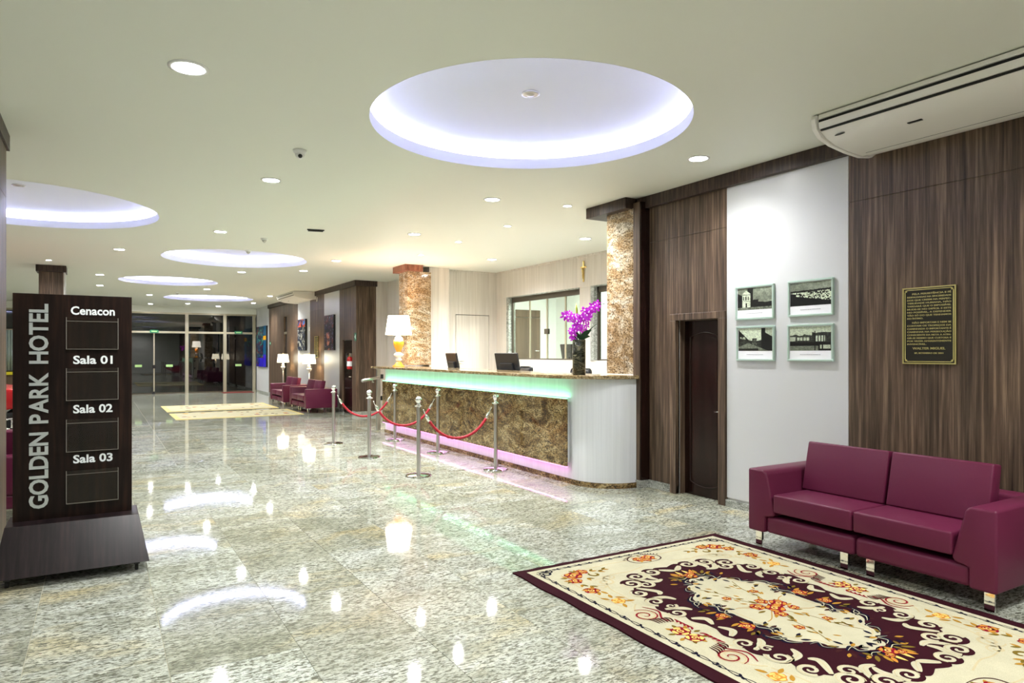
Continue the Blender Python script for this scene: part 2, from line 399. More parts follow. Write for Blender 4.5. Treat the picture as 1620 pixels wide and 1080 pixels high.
panel('white_panel', 3.61, 4.97, .09, ZC, 'white_wall', 5.618, 5.64)
# pilaster next to the counter
obj('pilaster', B(5.48, 5.64, 6.165, 6.28, .09, 3.40), 'walnut', wr)
obj('pilaster_strip', B(5.49, 5.64, 6.15, 6.165, .09, 3.40), 'door_dark', wr)
bs = struct(obj('baseboard_right', B(5.605, 5.64, 5.69, 6.15, 0, .09, bev=.003), 'stone_grey'))
obj('skirting', B(5.605, 5.64, 3.0, 4.985, 0, .07, bev=.003), 'stone_grey', bs); obj('skirting', B(5.605, 5.64, -3, 3.0, 0, .07, bev=.003), 'stone_grey', bs)
obj('skirting', B(5.465, 5.64, 6.135, 6.28, 0, .09, bev=.003), 'stone_grey', bs)
cr = struct(obj('trim_2', B(5.555, 5.64, 4.0, 6.30, 3.33, 3.468, bev=.002), 'walnut_h'))
obj('fascia', B(5.555, 5.64, -3, 3.998, 3.33, 3.468, bev=.002), 'walnut_h', cr)
# door frame and door
dr = struct(obj('door_1', B(5.735, 5.775, 5.075, 5.685, .004, 1.965), 'door_dark'))
pan = []
ya, yb, za, zb = 5.17, 5.60, .16, 1.78
def archpts(ya, yb, za, zb, s):
    p = []
    for k in range(13):
        u = k/12; y = ya+(yb-ya)*u; p.append((y, zb + s*(1-(2*u-1)**2)))
    for k in range(13):
        u = 1-k/12; y = ya+(yb-ya)*u; p.append((y, za - s*(1-(2*u-1)**2)))
    return p
tubep = [(5.733, y, z) for y, z in archpts(ya, yb, za, zb, .05)]
obj('moulding', tube(bmesh.new(), tubep+tubep[:1], .009, 6), 'door_dark', dr, True)
obj('raised_panel', prism(bmesh.new(), archpts(ya+.03, yb-.03, za+.03, zb-.03, .045), 'x', 5.729, 5.74), 'door_dark', dr)
kn = obj('door_knob', tube(bmesh.new(), [(5.735,5.11,.97),(5.69,5.11,.97),(5.68,5.12,.97),(5.68,5.19,.965)], .009, 8), 'chrome', dr, True)
fr = struct(obj('trim_3', B(5.595, 5.66, 4.975, 5.07, 0, 1.97, bev=.004), 'walnut'))
obj('door_casing', B(5.595, 5.66, 5.69, 5.785, 0, 1.97, bev=.004), 'walnut', fr); obj('door_casing', B(5.595, 5.66, 4.975, 5.785, 1.97, 2.045, bev=.004), 'walnut', fr)
obj('jamb', B(5.66, 5.85, 5.686, 5.70, 0, 1.97), 'walnut', fr); obj('jamb', B(5.66, 5.85, 5.06, 5.074, 0, 1.97), 'walnut', fr); obj('jamb', B(5.66, 5.85, 5.06, 5.70, 1.966, 1.98), 'walnut', fr)

# ------------------------------------------------------------------ granite columns
col1 = struct(obj('trim_4', B(5.48, 6.0, 6.28, 6.78, 0, .02), 'stone_pale'))
for z0, z1 in ((.02,1.28),(1.345,2.52),(2.52,3.34)): obj('stone_panel', B(5.48, 6.0, 6.282, 6.78, z0+.001, z1-.001, bev=.003, seg=1), 'stone_pale', col1)
obj('column_cap', B(5.38, 6.1, 6.302, 7.08, 3.335, 3.468, bev=.002), 'walnut_h', col1)
col2 = struct(obj('trim_5', B(5.55, 6.09, 13.5, 14.0, 0, .02), 'stone_pale'))
for z0, z1 in ((.02,1.28),(1.345,2.35),(2.35,3.34)): obj('stone_panel', B(5.55, 6.09, 13.5, 13.99, z0+.001, z1-.001, bev=.003, seg=1), 'stone_pale', col2)
obj('column_cap', B(5.45, 5.86, 13.4, 14.10, 3.335, 3.468, bev=.002), 'warm_wood', col2)

# ------------------------------------------------------------------ reception walls
we = struct(obj('wall_east', B(7.9, 8.06, 6.0, 9.0, 0, 1.463), 'pale_wood'))
def pw(x0, x1, y0, y1, z0, z1, n='wall_panel', m='pale_wood', par=None): return obj(n, B(x0, x1, y0+.001, y1-.001, z0+.001, z1-.001, bev=.001, seg=1), m, par or we)
pw(7.9,8.06,9.0,11.4,0,1.463); pw(7.9,8.06,11.4,13.83,0,1.463)
pw(7.9,8.06,6.0,9.0,2.865,ZC); pw(7.9,8.06,9.0,11.4,2.865,ZC); pw(7.9,8.06,11.4,13.83,2.865,ZC)
pw(7.9,8.06,10.24,10.60,1.463,2.865); pw(7.9,8.06,13.35,13.83,1.463,2.865); pw(7.9,8.06,6.0,8.1,1.463,2.865)
wb = struct(obj('wall_north', B(6.58, 6.84, 13.83, 14.0, 0, ZC), 'pale_wood'))
pw(7.71,8.06,13.83,14.0,0,ZC,par=wb); pw(6.84,7.71,13.83,14.0,2.475,ZC,par=wb); pw(6.84,7.71,13.86,14.0,0,2.475,m='dark',par=wb)
pw(6.1,6.58,13.62,14.2,0,ZC,par=wb); pw(6.45,6.60,14.2,17.07,0,ZC,par=wb)
obj('ceiling_moulding', B(6.58, 7.9, 13.80, 13.83, 3.44, 3.469), 'pale_wood', wb); obj('ceiling_moulding', B(7.87, 7.9, 6.3, 13.8, 3.44, 3.469), 'pale_wood', we)
d2 = struct(obj('door_2', B(6.852, 7.698, 13.832, 13.862, .01, 2.462), 'pale_wood'))
hd = obj('door_handle', tube(bmesh.new(), [(6.92,13.832,1.42),(6.92,13.78,1.42),(6.93,13.775,1.42),(7.03,13.775,1.42)], .011, 8), 'chrome', d2, True)
obj('lock_rose', lathe(bmesh.new(), [(.022,0),(.022,.006),(.001,.006)], 0, 0, 16), 'chrome', d2).matrix_world = Matrix.Translation((6.93,13.83,1.32)) @ Matrix.Rotation(R(90),4,'X')
# windows in the reception wall
def win(n, y0, y1, joints, lock=None):
    w = struct(obj('window_%d' % n, B(7.885, 8.06, y0, y1, 2.842, 2.865), 'stone_grey'))
    obj('window_reveal', B(7.885, 8.06, y1-.10, y1, 1.463, 2.842), 'stone_grey', w)
    obj('window_rail', B(7.97, 8.02, y0, y1-.10, 2.74, 2.842), 'alu_dark', w); obj('window_rail', B(7.97, 8.02, y0, y1-.10, 1.463, 1.49), 'alu_dark', w)
    obj('window_stile', B(7.97, 8.02, y1-.13, y1-.10, 1.463, 2.842), 'alu_dark', w)
    ys = [y0]+sorted(joints)+[y1-.13]
    for a, b in zip(ys, ys[1:]): obj('window_pane', B(7.992, 7.998, a+.006, b-.006, 1.49, 2.74), 'clear_glass', w)
    for j in joints: obj('window_joint', B(7.985, 8.006, j-.022, j+.022, 1.49, 2.74), 'alu', w)
    if lock: obj('window_lock', B(7.96, 8.01, lock-.07, lock+.07, 2.0, 2.11, bev=.004), 'alu_dark', w)
win(1, 10.60, 13.35, [11.19, 11.85, 12.52], 11.85); win(2, 8.1, 10.24, [9.1])
# back office beyond the windows
bo = struct(obj('wall_office', B(10.4, 10.5, 6, 16, 0, ZC), 'white'))
obj('wall_section', B(8.06, 10.4, 15.0, 15.1, 0, ZC), 'white', bo); obj('wall_section', B(7.9, 10.5, 5.9, 6.0, 0, ZC), 'white', bo); obj('wall_section', B(7.98, 8.06, 13.83, 15.0, 0, ZC), 'white', bo)
obj('wall_section', B(5.64, 7.9, 6.0, 6.26, 0, ZC), 'white', bo)
d3 = struct(obj('door_3', B(9.11, 9.87, 14.96, 14.998, .01, 2.52, bev=.003), 'brown_door'))
obj('transom_panel', B(9.11, 9.87, 14.96, 14.998, 2.53, 2.72, bev=.003), 'brown_door', d3)
obj('door_handle', tube(bmesh.new(), [(9.79,14.96,1.66),(9.79,14.9,1.66),(9.78,14.89,1.66),(9.66,14.89,1.66)], .014, 8), 'chrome', d3, True)

# ------------------------------------------------------------------ far right wall (X = 5.6, beyond the reception)
wf = struct(obj('wall_right_far', B(5.66, 5.9, 17.5, YG, 0, ZC), 'white'))
def fp(n, y0, y1, z0, z1, m, x0=5.6, x1=5.66, bev=.001): return obj(n, B(x0, x1, y0+.001, y1-.001, z0+.001, z1-.001, bev=bev, seg=1), m, wf)
fp('wood_pier', 17.05, 17.38, .10, 3.33, 'walnut', 5.60, 6.13); fp('pale_panel', 17.07, 17.38, 0, ZC, 'pale_wood', 6.14, 6.75)
fp('wood_panel', 17.38, 18.21, 1.95, 3.33, 'walnut'); fp('wood_panel', 18.21, 18.48, .09, 3.33, 'walnut')
fp('white_panel', 18.48, 19.97, .07, 3.33, 'white_wall', 5.598)
fp('wood_panel', 19.97, 21.56, .09, 2.92, 'walnut'); fp('wood_panel', 19.97, 21.56, 2.92, 3.33, 'walnut')
fp('white_panel', 21.56, 23.08, .07, 3.33, 'white_wall', 5.598)
fp('wood_panel', 23.08, 24.68, .09, 2.92, 'walnut'); fp('wood_panel', 23.08, 24.68, 2.92, 3.33, 'walnut')
fp('dark_slot', 24.68, 25.14, .0, 2.9, 'dark', 5.655, 5.662); fp('slot_sill', 24.68, 25.14, 2.28, 2.36, 'alu', 5.61, 5.655); fp('wood_panel', 24.68, 25.14, 2.9, 3.33, 'walnut')
fp('slot_panel', 24.68, 25.14, 0, 1.25, 'clear_glass', 5.62, 5.63)
fp('wood_panel', 25.14, 26.4, .09, 3.33, 'walnut'); fp('wood_panel', 26.4, 27.68, .09, 3.33, 'walnut')
fp('white_panel', 27.68, YG, .0, ZC, 'white_wall', 5.598)
bf = struct(obj('baseboard_far', B(5.595, 6.14, 17.045, 17.38, 0, .10, bev=.002), 'stone_grey'))
for a, b in ((18.48,19.97),(21.56,23.08),(27.68,YG)): obj('skirting', B(5.585, 5.6, a, b, 0, .07), 'stone_grey', bf)
cf = struct(obj('trim_6', B(5.55, 5.66, 18.302, 22.9, 3.33, 3.468, bev=.002), 'walnut_h')); obj('fascia', B(5.55, 5.66, 22.902, 27.68, 3.33, 3.468, bev=.002), 'walnut_h', cf)
obj('pier_cap', B(5.55, 6.15, 17.0, 18.3, 3.33, 3.469), 'walnut_h', cf)
d4 = struct(obj('door_4', B(5.635, 5.655, 17.385, 18.205, .005, 1.94), 'door_dark'))
obj('door_knob', tube(bmesh.new(), [(5.635,17.5,.98),(5.60,17.5,.98),(5.595,17.6,.98)], .014, 8), 'chrome', d4, True)
obj('door_backing', B(5.66, 5.9, 17.38, 17.5, 0, ZC), 'white', d4)

# ------------------------------------------------------------------ glass front
gw = struct(obj('window_3', B(-6, 5.6, YG-.05, YG+.03, 3.15, 3.22), 'alu'))
obj('bulkhead', B(-6, 5.64, YG-.05, YG+.08, 3.22, ZC), 'ceiling', gw)
obj('transom', B(-6, 5.6, YG-.06, YG+.03, 2.39, 2.47), 'alu', gw)
mull = [-5.9, -3.4, -1.0, 2.94, 4.36, 5.5]
for m_ in mull: obj('mullion', B(m_-.06, m_+.06, YG-.09, YG+.03, 0, 3.15), 'alu', gw)
obj('bottom_rail', B(-6, 5.6, YG-.03, YG+.02, 0, .05), 'alu_dark', gw)
obj('door_stile', B(1.755, 1.80, YG-.035, YG-.001, .05, 2.39), 'alu', gw); obj('door_lock', B(1.70, 1.83, YG-.06, YG, 1.0, 1.14), 'black', gw)
obj('door_stop', B(1.70, 1.80, YG-.09, YG-.02, 0, .1), 'black', gw)
for a, b in zip(mull, mull[1:]):
    for z0, z1 in ((.05,2.39),(2.47,3.15)):
        obj('glass_pane', B(a+.06, b-.06, YG-.012, YG-.004, z0, z1), 'night_glass', gw)
for i, x in enumerate((1.24, 2.32, 4.89)):
    s_ = obj('push_sticker', B(x-.12, x+.12, YG-.018, YG-.013, 1.06, 1.15), 'sticker', gw)
    s_['label'] = 'pale green push sticker'
for i, x in enumerate((1.78, 4.88)):
    t = thing('exit_sign', ['green hanging exit plate over the left sliding glass doors', 'green exit plate over the right-hand glass door'][i], 'sign', (x, YG-.10, 2.40), 0, 'exit plates over the glass doors')
    obj('plate', B(-.15, .15, -.01, .01, 0, .11), 'exit', t); obj('lettering', B(-.10, .10, -.013, -.0105, .035, .075), 'sticker', t)
# outside
bd = obj('building', B(-12, 9, 40, 46, -.02, 7), 'teal'); bd['label'] = 'dark teal facade seen dimly through the glass front at night'; bd['category'] = 'building'
for k in range(6): obj('window', B(-10+k*3.1, -8.4+k*3.1, 39.94, 40.02, 1.2, 2.6), 'screen', bd)
# other walls
wl = struct(obj('wall_left', B(-6.15, -6, -3, YG, 0, ZC), 'white')); wk = struct(obj('wall_back', B(-6, 5.64, -3.15, -3, 0, ZC), 'white'))
wx = struct(obj('wall_outer', B(10.5, 10.65, -3, YG, 0, ZC), 'white'))

# wooden column in the hall and the column at the left edge of the picture
c3 = struct(obj('trim_7', B(-1.13, -.69, 17.5, 17.95, 0, 3.33), 'walnut')); obj('column_cap', B(-1.18, -.64, 17.44, 18.0, 3.33, 3.468, bev=.002), 'walnut_h', c3)
obj('column_edge', B(-.69, -.66, 17.5, 17.95, 0, 3.33), 'white_wall', c3)
c4 = struct(obj('trim_8', B(-1.4, -.69, 6.62, 7.20, 0, .09), 'stone_grey'))
obj('wood_panel', B(-1.4, -.692, 6.62, 7.20, .091, 2.92, bev=.002), 'walnut', c4); obj('wood_panel', B(-1.4, -.692, 6.62, 7.20, 2.922, 3.335, bev=.002), 'walnut', c4)
obj('column_cap', B(-1.45, -.672, 6.56, 7.26, 3.335, 3.468, bev=.002), 'walnut_h', c4)

# ------------------------------------------------------------------ reception counter
def cpath(x, yend, r, xe, y0=13.2, n=10):
    """plan curve of the counter front from its far end round to the column"""
    p = [(x, y0), (x, yend+r)]
    for k in range(1, n+1):
        a = PI + (PI/2)*k/n; p.append((x+r+r*math.cos(a), yend+r+r*math.sin(a)))
    if xe > x+r: p.append((xe, yend))
    return p
ct = thing('reception_counter', 'long white and granite reception counter with green and pink light strips', 'counter', (0,0,0))
def ring(bm, front, back, z0, z1, bev=0): return prism(bm, front + back, 'z', z0, z1, bev)
b_front = cpath(4.94, 6.22, .50, 5.475); bk = [(5.475, 6.5), (5.30, 6.55), (5.30, 13.2)]
obj('body', ring(bmesh.new(), b_front, bk, .06, 1.29), 'counter_white', ct, True, autosmooth=30)
obj('plinth', ring(bmesh.new(), cpath(4.925, 6.205, .515, 5.475), bk, 0, .062), 'stone', ct, True, autosmooth=30)
obj('countertop', ring(bmesh.new(), cpath(4.69, 6.17, .78, 5.475, 13.38, 14), [(5.475,6.9),(5.46,6.9),(5.46,13.38)], 1.293, 1.335, .004), 'slab', ct, True, autosmooth=30)
obj('end_panel', B(4.96, 5.28, 13.2, 13.24, .06, 1.29), 'pale_wood', ct)
ys = [6.80, 8.39, 9.98, 11.57, 13.16]
for a, b in zip(ys, ys[1:]): obj('stone_panel', B(4.865, 4.89, a+.001, b-.001, .215, 1.04, bev=.002, seg=1), 'stone', ct)
obj('panel_backing', B(4.90, 4.94, 6.84, 13.14, .26, 1.0), 'counter_white', ct)
gl = obj('light_strip', B(4.868, 4.888, 6.80, 13.16, 1.041, 1.047), 'green_led', ct); gl['label'] = 'green light strip along the top of the stone panel'
pk = obj('light_strip', B(4.868, 4.888, 6.80, 13.16, .208, .214), 'pink_led', ct); pk['label'] = 'pink light strip along the bottom of the stone panel'
# real light from the hidden strips
def strip_light(name, loc, rot, col, e, sx, sy, par):
    l = bpy.data.lights.new(name, 'AREA'); l.shape = 'RECTANGLE'; l.size = sx; l.size_y = sy; l.energy = e; l.color = col
    o = bpy.data.objects.new(name, l); o.location = loc; o.rotation_euler = rot; return link(o, par)
strip_light('strip_glow', (4.878, 9.98, 1.052), (R(180), 0, 0), (.22,1,.48), 2.2, .02, 6.3, ct)
strip_light('strip_glow', (4.878, 9.98, .204), (0, 0, 0), (1,.3,.9), 1.2, .02, 6.3, ct)
strip_light('strip_glow', (4.918, 9.98, 1.05), (R(180), 0, 0), (.22,1,.48), 2.6, .02, 6.3, ct)
# staff desk behind the counter
ds = thing('staff_desk', 'low white desk hidden behind the reception counter', 'desk', (5.9, 10.2, 0))
obj('desktop', B(-.35, .35, -2.2, 2.0, 1.0, 1.03, bev=.004), 'white_wall', ds)
for y in (-2.15, 1.92): obj('side_panel', B(-.33, .33, y, y+.03, 0, 1.0), 'white_wall', ds)
# steel gate post and handrail
gt = thing('gate_post', 'steel gate post with handrail at the far end of the counter', 'gate', (4.94, 13.6, 0))
obj('post', B(-.035, .035, -.035, .035, 0, 1.27), 'steel', gt)
obj('handrail', tube(bmesh.new(), [(0,-.03,1.09),(-.25,-.42,1.09),(-.68,-1.0,1.075)], .03, 10), 'steel', gt, True)
for z in (1.07, .62): obj('hinge', B(.035, .1, -.03, .03, z, z+.09), 'black', gt)
for z in (1.0,): obj('rail_bracket', tube(bmesh.new(), [(-.3,-.49,1.08),(-.3,-.49,1.02),(-.26,-.45,1.02)], .012, 6), 'steel', gt)

# ------------------------------------------------------------------ stanchions and ropes
def make_stanchion():
    t = thing('stanchion', '', 'stanchion')
    obj('base', lathe(bmesh.new(), [(.165,0),(.17,.008),(.165,.02),(.12,.028),(.03,.034)], 0, 0, 40), 'chrome', t, True, autosmooth=50)
    obj('pole', lathe(bmesh.new(), [(.027,.03),(.027,.905)], 0, 0, 24), 'steel', t, True, autosmooth=50)
    obj('collar', lathe(bmesh.new(), [(.027,.90),(.05,.905),(.052,.915),(.03,.922),(.022,.935),(.022,.952)], 0, 0, 24), 'chrome', t, True, autosmooth=60)
    obj('finial', lathe(bmesh.new(), [(.018,.95),(.03,.955)]+[(.042*math.sin(a), .997-.042*math.cos(a)) for a in [R(40+14*k) for k in range(11)]]+[(.001,1.04)], 0, 0, 24, False), 'chrome', t, True)
    return t
st0 = make_stanchion()
SP = [(3.51,11.93),(3.52,10.09),(3.54,8.24),(4.635,11.88),(4.65,10.04),(4.65,8.16)]
sn = ['chrome stanchion farthest to the left, before the far sofas', 'chrome stanchion in the middle of the outer row', 'chrome stanchion nearest the camera, holding the front rope',
      'chrome stanchion close to the counter, farthest from the camera', 'chrome stanchion close to the counter, middle one', 'chrome stanchion close to the counter, nearest the granite column']
for i, (x, y) in enumerate(SP):
    s_ = st0 if i == 0 else dup(st0); s_.location = (x, y, 0); s_['label'] = sn[i]; s_['group'] = 'rope stanchions before the counter'
for i in range(3):
    a = Vector((*SP[i], .905)); b = Vector((*SP[i+3], .905)); d = (b-a).normalized(); a += d*.045; b -= d*.045
    t = thing('barrier_rope', ['red twisted rope hung between the two farthest stanchions', 'red twisted rope hung between the two middle stanchions', 'red twisted rope hung between the two nearest stanchions'][i], 'rope', a, 0, 'red ropes between the stanchions')
    n = 60; pts = []
    for k in range(n+1):
        u = k/n; p = a.lerp(b, u); c_ = (math.cosh(2.2*(2*u-1))-math.cosh(2.2))/(math.cosh(2.2)-1); pts.append(p - a + Vector((0,0,.44*c_)))
    obj('rope', tube(bmesh.new(), pts[6:-6], .0185, 12, twist=34), 'rope', t, True)
    for e in (pts[1:7], pts[::-1][1:7]):
        h = obj('rope_end', tube(bmesh.new(), e[2:], [.012,.022,.021,.021], 10), 'chrome', t, True)
        obj('hook', tube(bmesh.new(), [e[0]-Vector((0,0,.0)), e[1], e[2]], .007, 6), 'chrome', h, True)

# ------------------------------------------------------------------ sofas
def make_sofa():
    t = thing('sofa', '', 'sofa')
    def sp(n, bm, m='leather', p=t): return obj(n, bm, m, p, True, autosmooth=35)
    for s in (-1, 1):
        arm = [(s*.925,.135),(s*.925,.645),(s*.775,.645),(s*.745,.62),(s*.665,.31),(s*.68,.28),(s*.765,.265),(s*.765,.135)]
        sp('arm', prism(bmesh.new(), arm, 'y', -.42, .42, .018, 3))
        sp('base', B(min(s*.004,s*.765), max(s*.004,s*.765), -.40, .40, .135, .275, bev=.03, seg=3))
        sp('back_frame', B(min(s*.004,s*.80), max(s*.004,s*.80), .26, .42, .27, .64, bev=.025, seg=3))
        sp('seat_cushion', B(min(s*.006,s*.672), max(s*.006,s*.672), -.43, .26, .318, .465, bev=.016, seg=3))
        bm = prism(bmesh.new(), [(-.03,.468),(.06,.86),(.17,.845),(.10,.46)], 'x', min(s*.012,s*.70), max(s*.012,s*.70), .014, 3)
        sp('back_cushion', bm)
        for x in (.10, .86):
            for y in (-.36, .34):
                l = obj('leg', B(s*x-.03, s*x+.03, y-.006, y+.006, 0, .137, bev=.001, seg=1), 'chrome', t); l['label'] = 'flat chrome leg'
                obj('leg_bracket', B(s*x-.02, s*x+.02, y+.007, y+.03, .05, .137), 'black', l)
    return t
so0 = make_sofa()
so0.location = (5.05, 2.945, 0); so0.rotation_euler = (0, 0, R(-90)); so0['label'] = 'large burgundy two-seat sofa at right beside the flowered carpet'; so0['group'] = 'burgundy leather sofas'
dup(so0, (5.05, 19.15, 0), R(-90), 'burgundy sofa down the hall, the nearer of the two far sofas')
dup(so0, (5.05, 21.78, 0), R(-90), 'burgundy sofa down the hall, the farther of the two, beside the farther lamp')
sd = dup(so0, (-1.35, 8.3, 0), R(180), 'sofa mostly hidden behind the directory sign and the column at the left edge')

# ------------------------------------------------------------------ lamps
def floor_lamp(x, y, lab):
    t = thing('floor_lamp', lab, 'lamp', (x, y, 0), 0, 'lit floor lamps by the far sofas')
    obj('base', lathe(bmesh.new(), [(.13,0),(.13,.02),(.05,.05),(.02,.08)]), 'trim_white', t, True, autosmooth=50)
    obj('pole', lathe(bmesh.new(), [(.014,.08),(.014,1.05)], n=12), 'steel', t, True)
    obj('ornament', lathe(bmesh.new(), [(.015,1.02),(.03,1.05),(.075,1.12),(.07,1.15),(.03,1.17),(.06,1.19),(.03,1.22),(.03,1.28)]), 'crystal', t, True)
    obj('lamp_shade', lathe(bmesh.new(), [(.195,1.29),(.16,1.565),(.157,1.565),(.192,1.29)], cap=False), 'shade_f', t, True)
    obj('finial', lathe(bmesh.new(), [(.012,1.55),(.014,1.60),(.001,1.61)]), 'brass', t, True)
    l = bpy.data.lights.new('bulb', 'POINT'); l.energy = 8; l.color = (1,.74,.45); l.shadow_soft_size = .05
    o = bpy.data.objects.new('bulb', l); o.location = (0,0,1.45); link(o, t)
floor_lamp(5.3, 20.50, 'lit floor lamp standing between the two far burgundy sofas'); floor_lamp(5.3, 23.9, 'lit floor lamp beyond the farther burgundy sofa')
t = thing('table_lamp', 'big lit lamp with amber glass body on the far end of the counter', 'lamp', (5.17, 13.05, 1.335))
obj('foot', lathe(bmesh.new(), [(.125,0),(.12,.015),(.085,.03),(.06,.075),(.04,.095)]), 'amber', t, True)
obj('crystal_stem', lathe(bmesh.new(), [(.04,.09),(.055,.115),(.075,.135),(.05,.165),(.045,.18),(.10,.215),(.105,.235),(.06,.275),(.035,.29)]), 'crystal', t, True)
obj('amber_body', lathe(bmesh.new(), [(.04,.285),(.06,.33),(.10,.42),(.108,.47),(.095,.535)]), 'amber', t, True)
obj('neck', lathe(bmesh.new(), [(.095,.535),(.07,.585),(.04,.61)]), 'crystal', t, True); obj('collar', lathe(bmesh.new(), [(.035,.605),(.04,.615),(.035,.65),(.03,.66)]), 'brass', t, True)
obj('lamp_shade', lathe(bmesh.new(), [(.265,.64),(.212,1.02),(.209,1.02),(.262,.64)], n=40, cap=False), 'shade', t, True)
l = bpy.data.lights.new('bulb', 'POINT'); l.energy = 26; l.color = (1,.60,.42); l.shadow_soft_size = .08
o = bpy.data.objects.new('bulb', l); o.location = (0,0,.86); link(o, t)

# ------------------------------------------------------------------ monitors, chairs behind the counter
def monitor(x, y, z, rz, lab, tilt=-12):
    t = thing('monitor', lab, 'monitor', (x, y, z), rz, 'reception computer monitors')
    a = R(tilt)
    m = Matrix.Translation((0,0,.18)) @ Matrix.Rotation(a, 4, 'X')
    def tr(bm): bm.transform(m); return bm
    obj('casing', tr(B(-.26,.26,-.02,.015,0,.40,bev=.008)), 'black', t)
    obj('back_shell', tr(prism(bmesh.new(), [(-.16,.05),(.16,.05),(.14,.24),(-.14,.24)], 'y', .015, .05, .008)), 'black', t)
    obj('screen', tr(B(-.245,.245,-.0215,-.0205,.015,.385)), 'screen', t)
    obj('stand_neck', tube(bmesh.new(), [(0,.10,.02),(0,.09,.15),(0,.035,.33)], [.05,.045,.03], 10), 'black', t, True)
    obj('stand_base', lathe(bmesh.new(), [(.12,0),(.12,.012),(.05,.025)], 0, .1), 'black', t, True, autosmooth=50)
    obj('label_plate', tr(B(.09,.16,.0505,.052,.06,.10)), 'paper', t)
monitor(5.70, 11.55, 1.03, R(86), 'black monitor behind the counter, left one, seen from behind')
monitor(5.70, 9.55, 1.03, R(104), 'black monitor behind the counter, right one, seen from behind')
dk = thing('office_desk', 'desk of the back office standing under the window', 'desk', (8.75, 11.9, 0))
obj('desktop', B(-.4,.4,-.9,.9,1.10,1.13,bev=.004), 'white_wall', dk); obj('side_panel', B(-.38,.38,-.88,-.84,0,1.10), 'white_wall', dk); obj('side_panel', B(-.38,.38,.84,.88,0,1.10), 'white_wall', dk)
monitor(8.6, 11.83, 1.22, R(98), 'grey monitor in the back office seen through the window')
obj('riser', B(-.15,.15,-.05,.22,-.09,0), 'black', [o for o in C.objects if o.name.startswith('monitor') and o.parent is None][-1])
def chair(x, y, rz, lab):
    t = thing('office_chair', lab, 'chair', (x, y, 0), rz, 'black office chairs behind the counter')
    obj('backrest', B(-.24,.24,.20,.28,.78,1.37,bev=.07,seg=4), 'black', t, True); obj('seat', B(-.25,.25,-.25,.22,.62,.70,bev=.03,seg=3), 'black', t, True)
    obj('column', lathe(bmesh.new(), [(.03,.1),(.03,.62)]), 'steel', t, True); obj('back_support', B(-.03,.03,.2,.25,.6,.9), 'black', t)
    for k in range(5):
        a = 2*PI*k/5; l_ = obj('leg', tube(bmesh.new(), [(0,0,.10),(.28*math.cos(a),.28*math.sin(a),.06)], .018, 6), 'black', t, True)
        obj('caster', lathe(bmesh.new(), [(.03,0),(.035,.03),(.02,.055)], .28*math.cos(a), .28*math.sin(a), 12), 'black', l_, True)
chair(6.6, 10.05, R(80), 'black office chair whose rounded back shows beside the right monitor'); chair(6.6, 8.5, R(90), 'black office chair whose back top just shows over the counter')

# ------------------------------------------------------------------ vase and orchid
vx, vy, vz = 5.0, 6.72, 1.336
t = thing('vase', 'tall dark mottled stone cylinder vase on the counter', 'vase', (vx, vy, vz))
obj('body', lathe(bmesh.new(), [(.076,0),(.08,.005),(.08,.425),(.076,.43),(.068,.43),(.068,.36),(.001,.36)], n=36, cap=False), 'vase', t, True, autosmooth=50)
orc = thing('orchid', 'magenta orchid sprays with dark green leaves standing in the dark vase', 'flower', (vx, vy, vz+.40))
rx, ry = .857, -.515
def SP3(du, dv, dep=0): return Vector((rx*du*.0075 + .515*dep, ry*du*.0075 + .857*dep, -dv*.0075 + .03))
def px(u, v, dep=0): return SP3(u-928, v-535, dep)
stems = [[(928,540),(930,522),(926,508),(912,499),(903,500)], [(929,540),(934,515),(938,497),(948,484),(962,478),(972,476)], [(927,540),(924,525),(918,518),(914,524)], [(930,540),(931,510),(926,496)]]
for s_ in stems: obj('stem', tube(bmesh.new(), [px(u,v,.01) for u,v in s_], .004, 6), 'leaf', orc, True)
def flower(p, s, tw, d):
    bm = bmesh.new()
    for k in range(5):
        a = tw + 2*PI*k/5; w = .55 if k in (0,2,3) else .85
        q = []
        for u, ww in ((0,.12),(.35,.75),(.7,1),(1,.45)):
            for sg in (-1,1): q.append(Vector((math.cos(a)*u*s - math.sin(a)*sg*ww*w*s*.45, -.012*math.sin(u*3)+.25*s*abs(ww*.4), math.sin(a)*u*s + math.cos(a)*sg*ww*w*s*.45)))
        vs = [bm.verts.new(v) for v in q]
        for i in range(3): bm.faces.new((vs[2*i], vs[2*i+1], vs[2*i+3], vs[2*i+2]))
        tip = bm.verts.new((math.cos(a)*s*1.12, 0, math.sin(a)*s*1.12)); bm.faces.new((vs[6], vs[7], tip))
    bm.transform(Matrix.Rotation(d, 4, 'Z'))
    o = obj('flower', bm, 'magenta', orc, True, loc=p)
    c = obj('flower_lip', lathe(bmesh.new(), [(.001,-.012),(s*.2,-.004),(s*.24,.004),(.001,.012)], n=10), 'magenta_l', o, True)
    c.rotation_euler = (R(90), 0, d); c.location = (-math.sin(d)*-.014, -.016, 0)
for u, v, s in [(904,497,8),(910,501,6),(917,497,6.5),(913,492,5),(924,499,7),(921,508,6),(934,502,8),(940,496,8),(936,488,7),(945,489,8),(950,481,8),(956,484,7),(958,476,6.5),(944,500,6),(930,514,7),(924,512,6),(922,521,8),(917,528,8),(914,521,6),(935,518,7),(941,512,5.5),(919,534,6),(907,492,5),(915,503,5),(928,505,6),(931,498,6),(937,493,6),(942,491,6),(948,486,6),(952,487,6),(960,481,5),(941,504,6),(927,509,6),(920,515,6),(926,517,6),(917,523,6),(932,520,5),(921,528,6),(947,495,5),(953,478,6)]:
    flower(px(u, v, rnd.uniform(-.05,.04)), s*.0070, rnd.uniform(0,2*PI), R(-31)+rnd.uniform(-.6,.6))
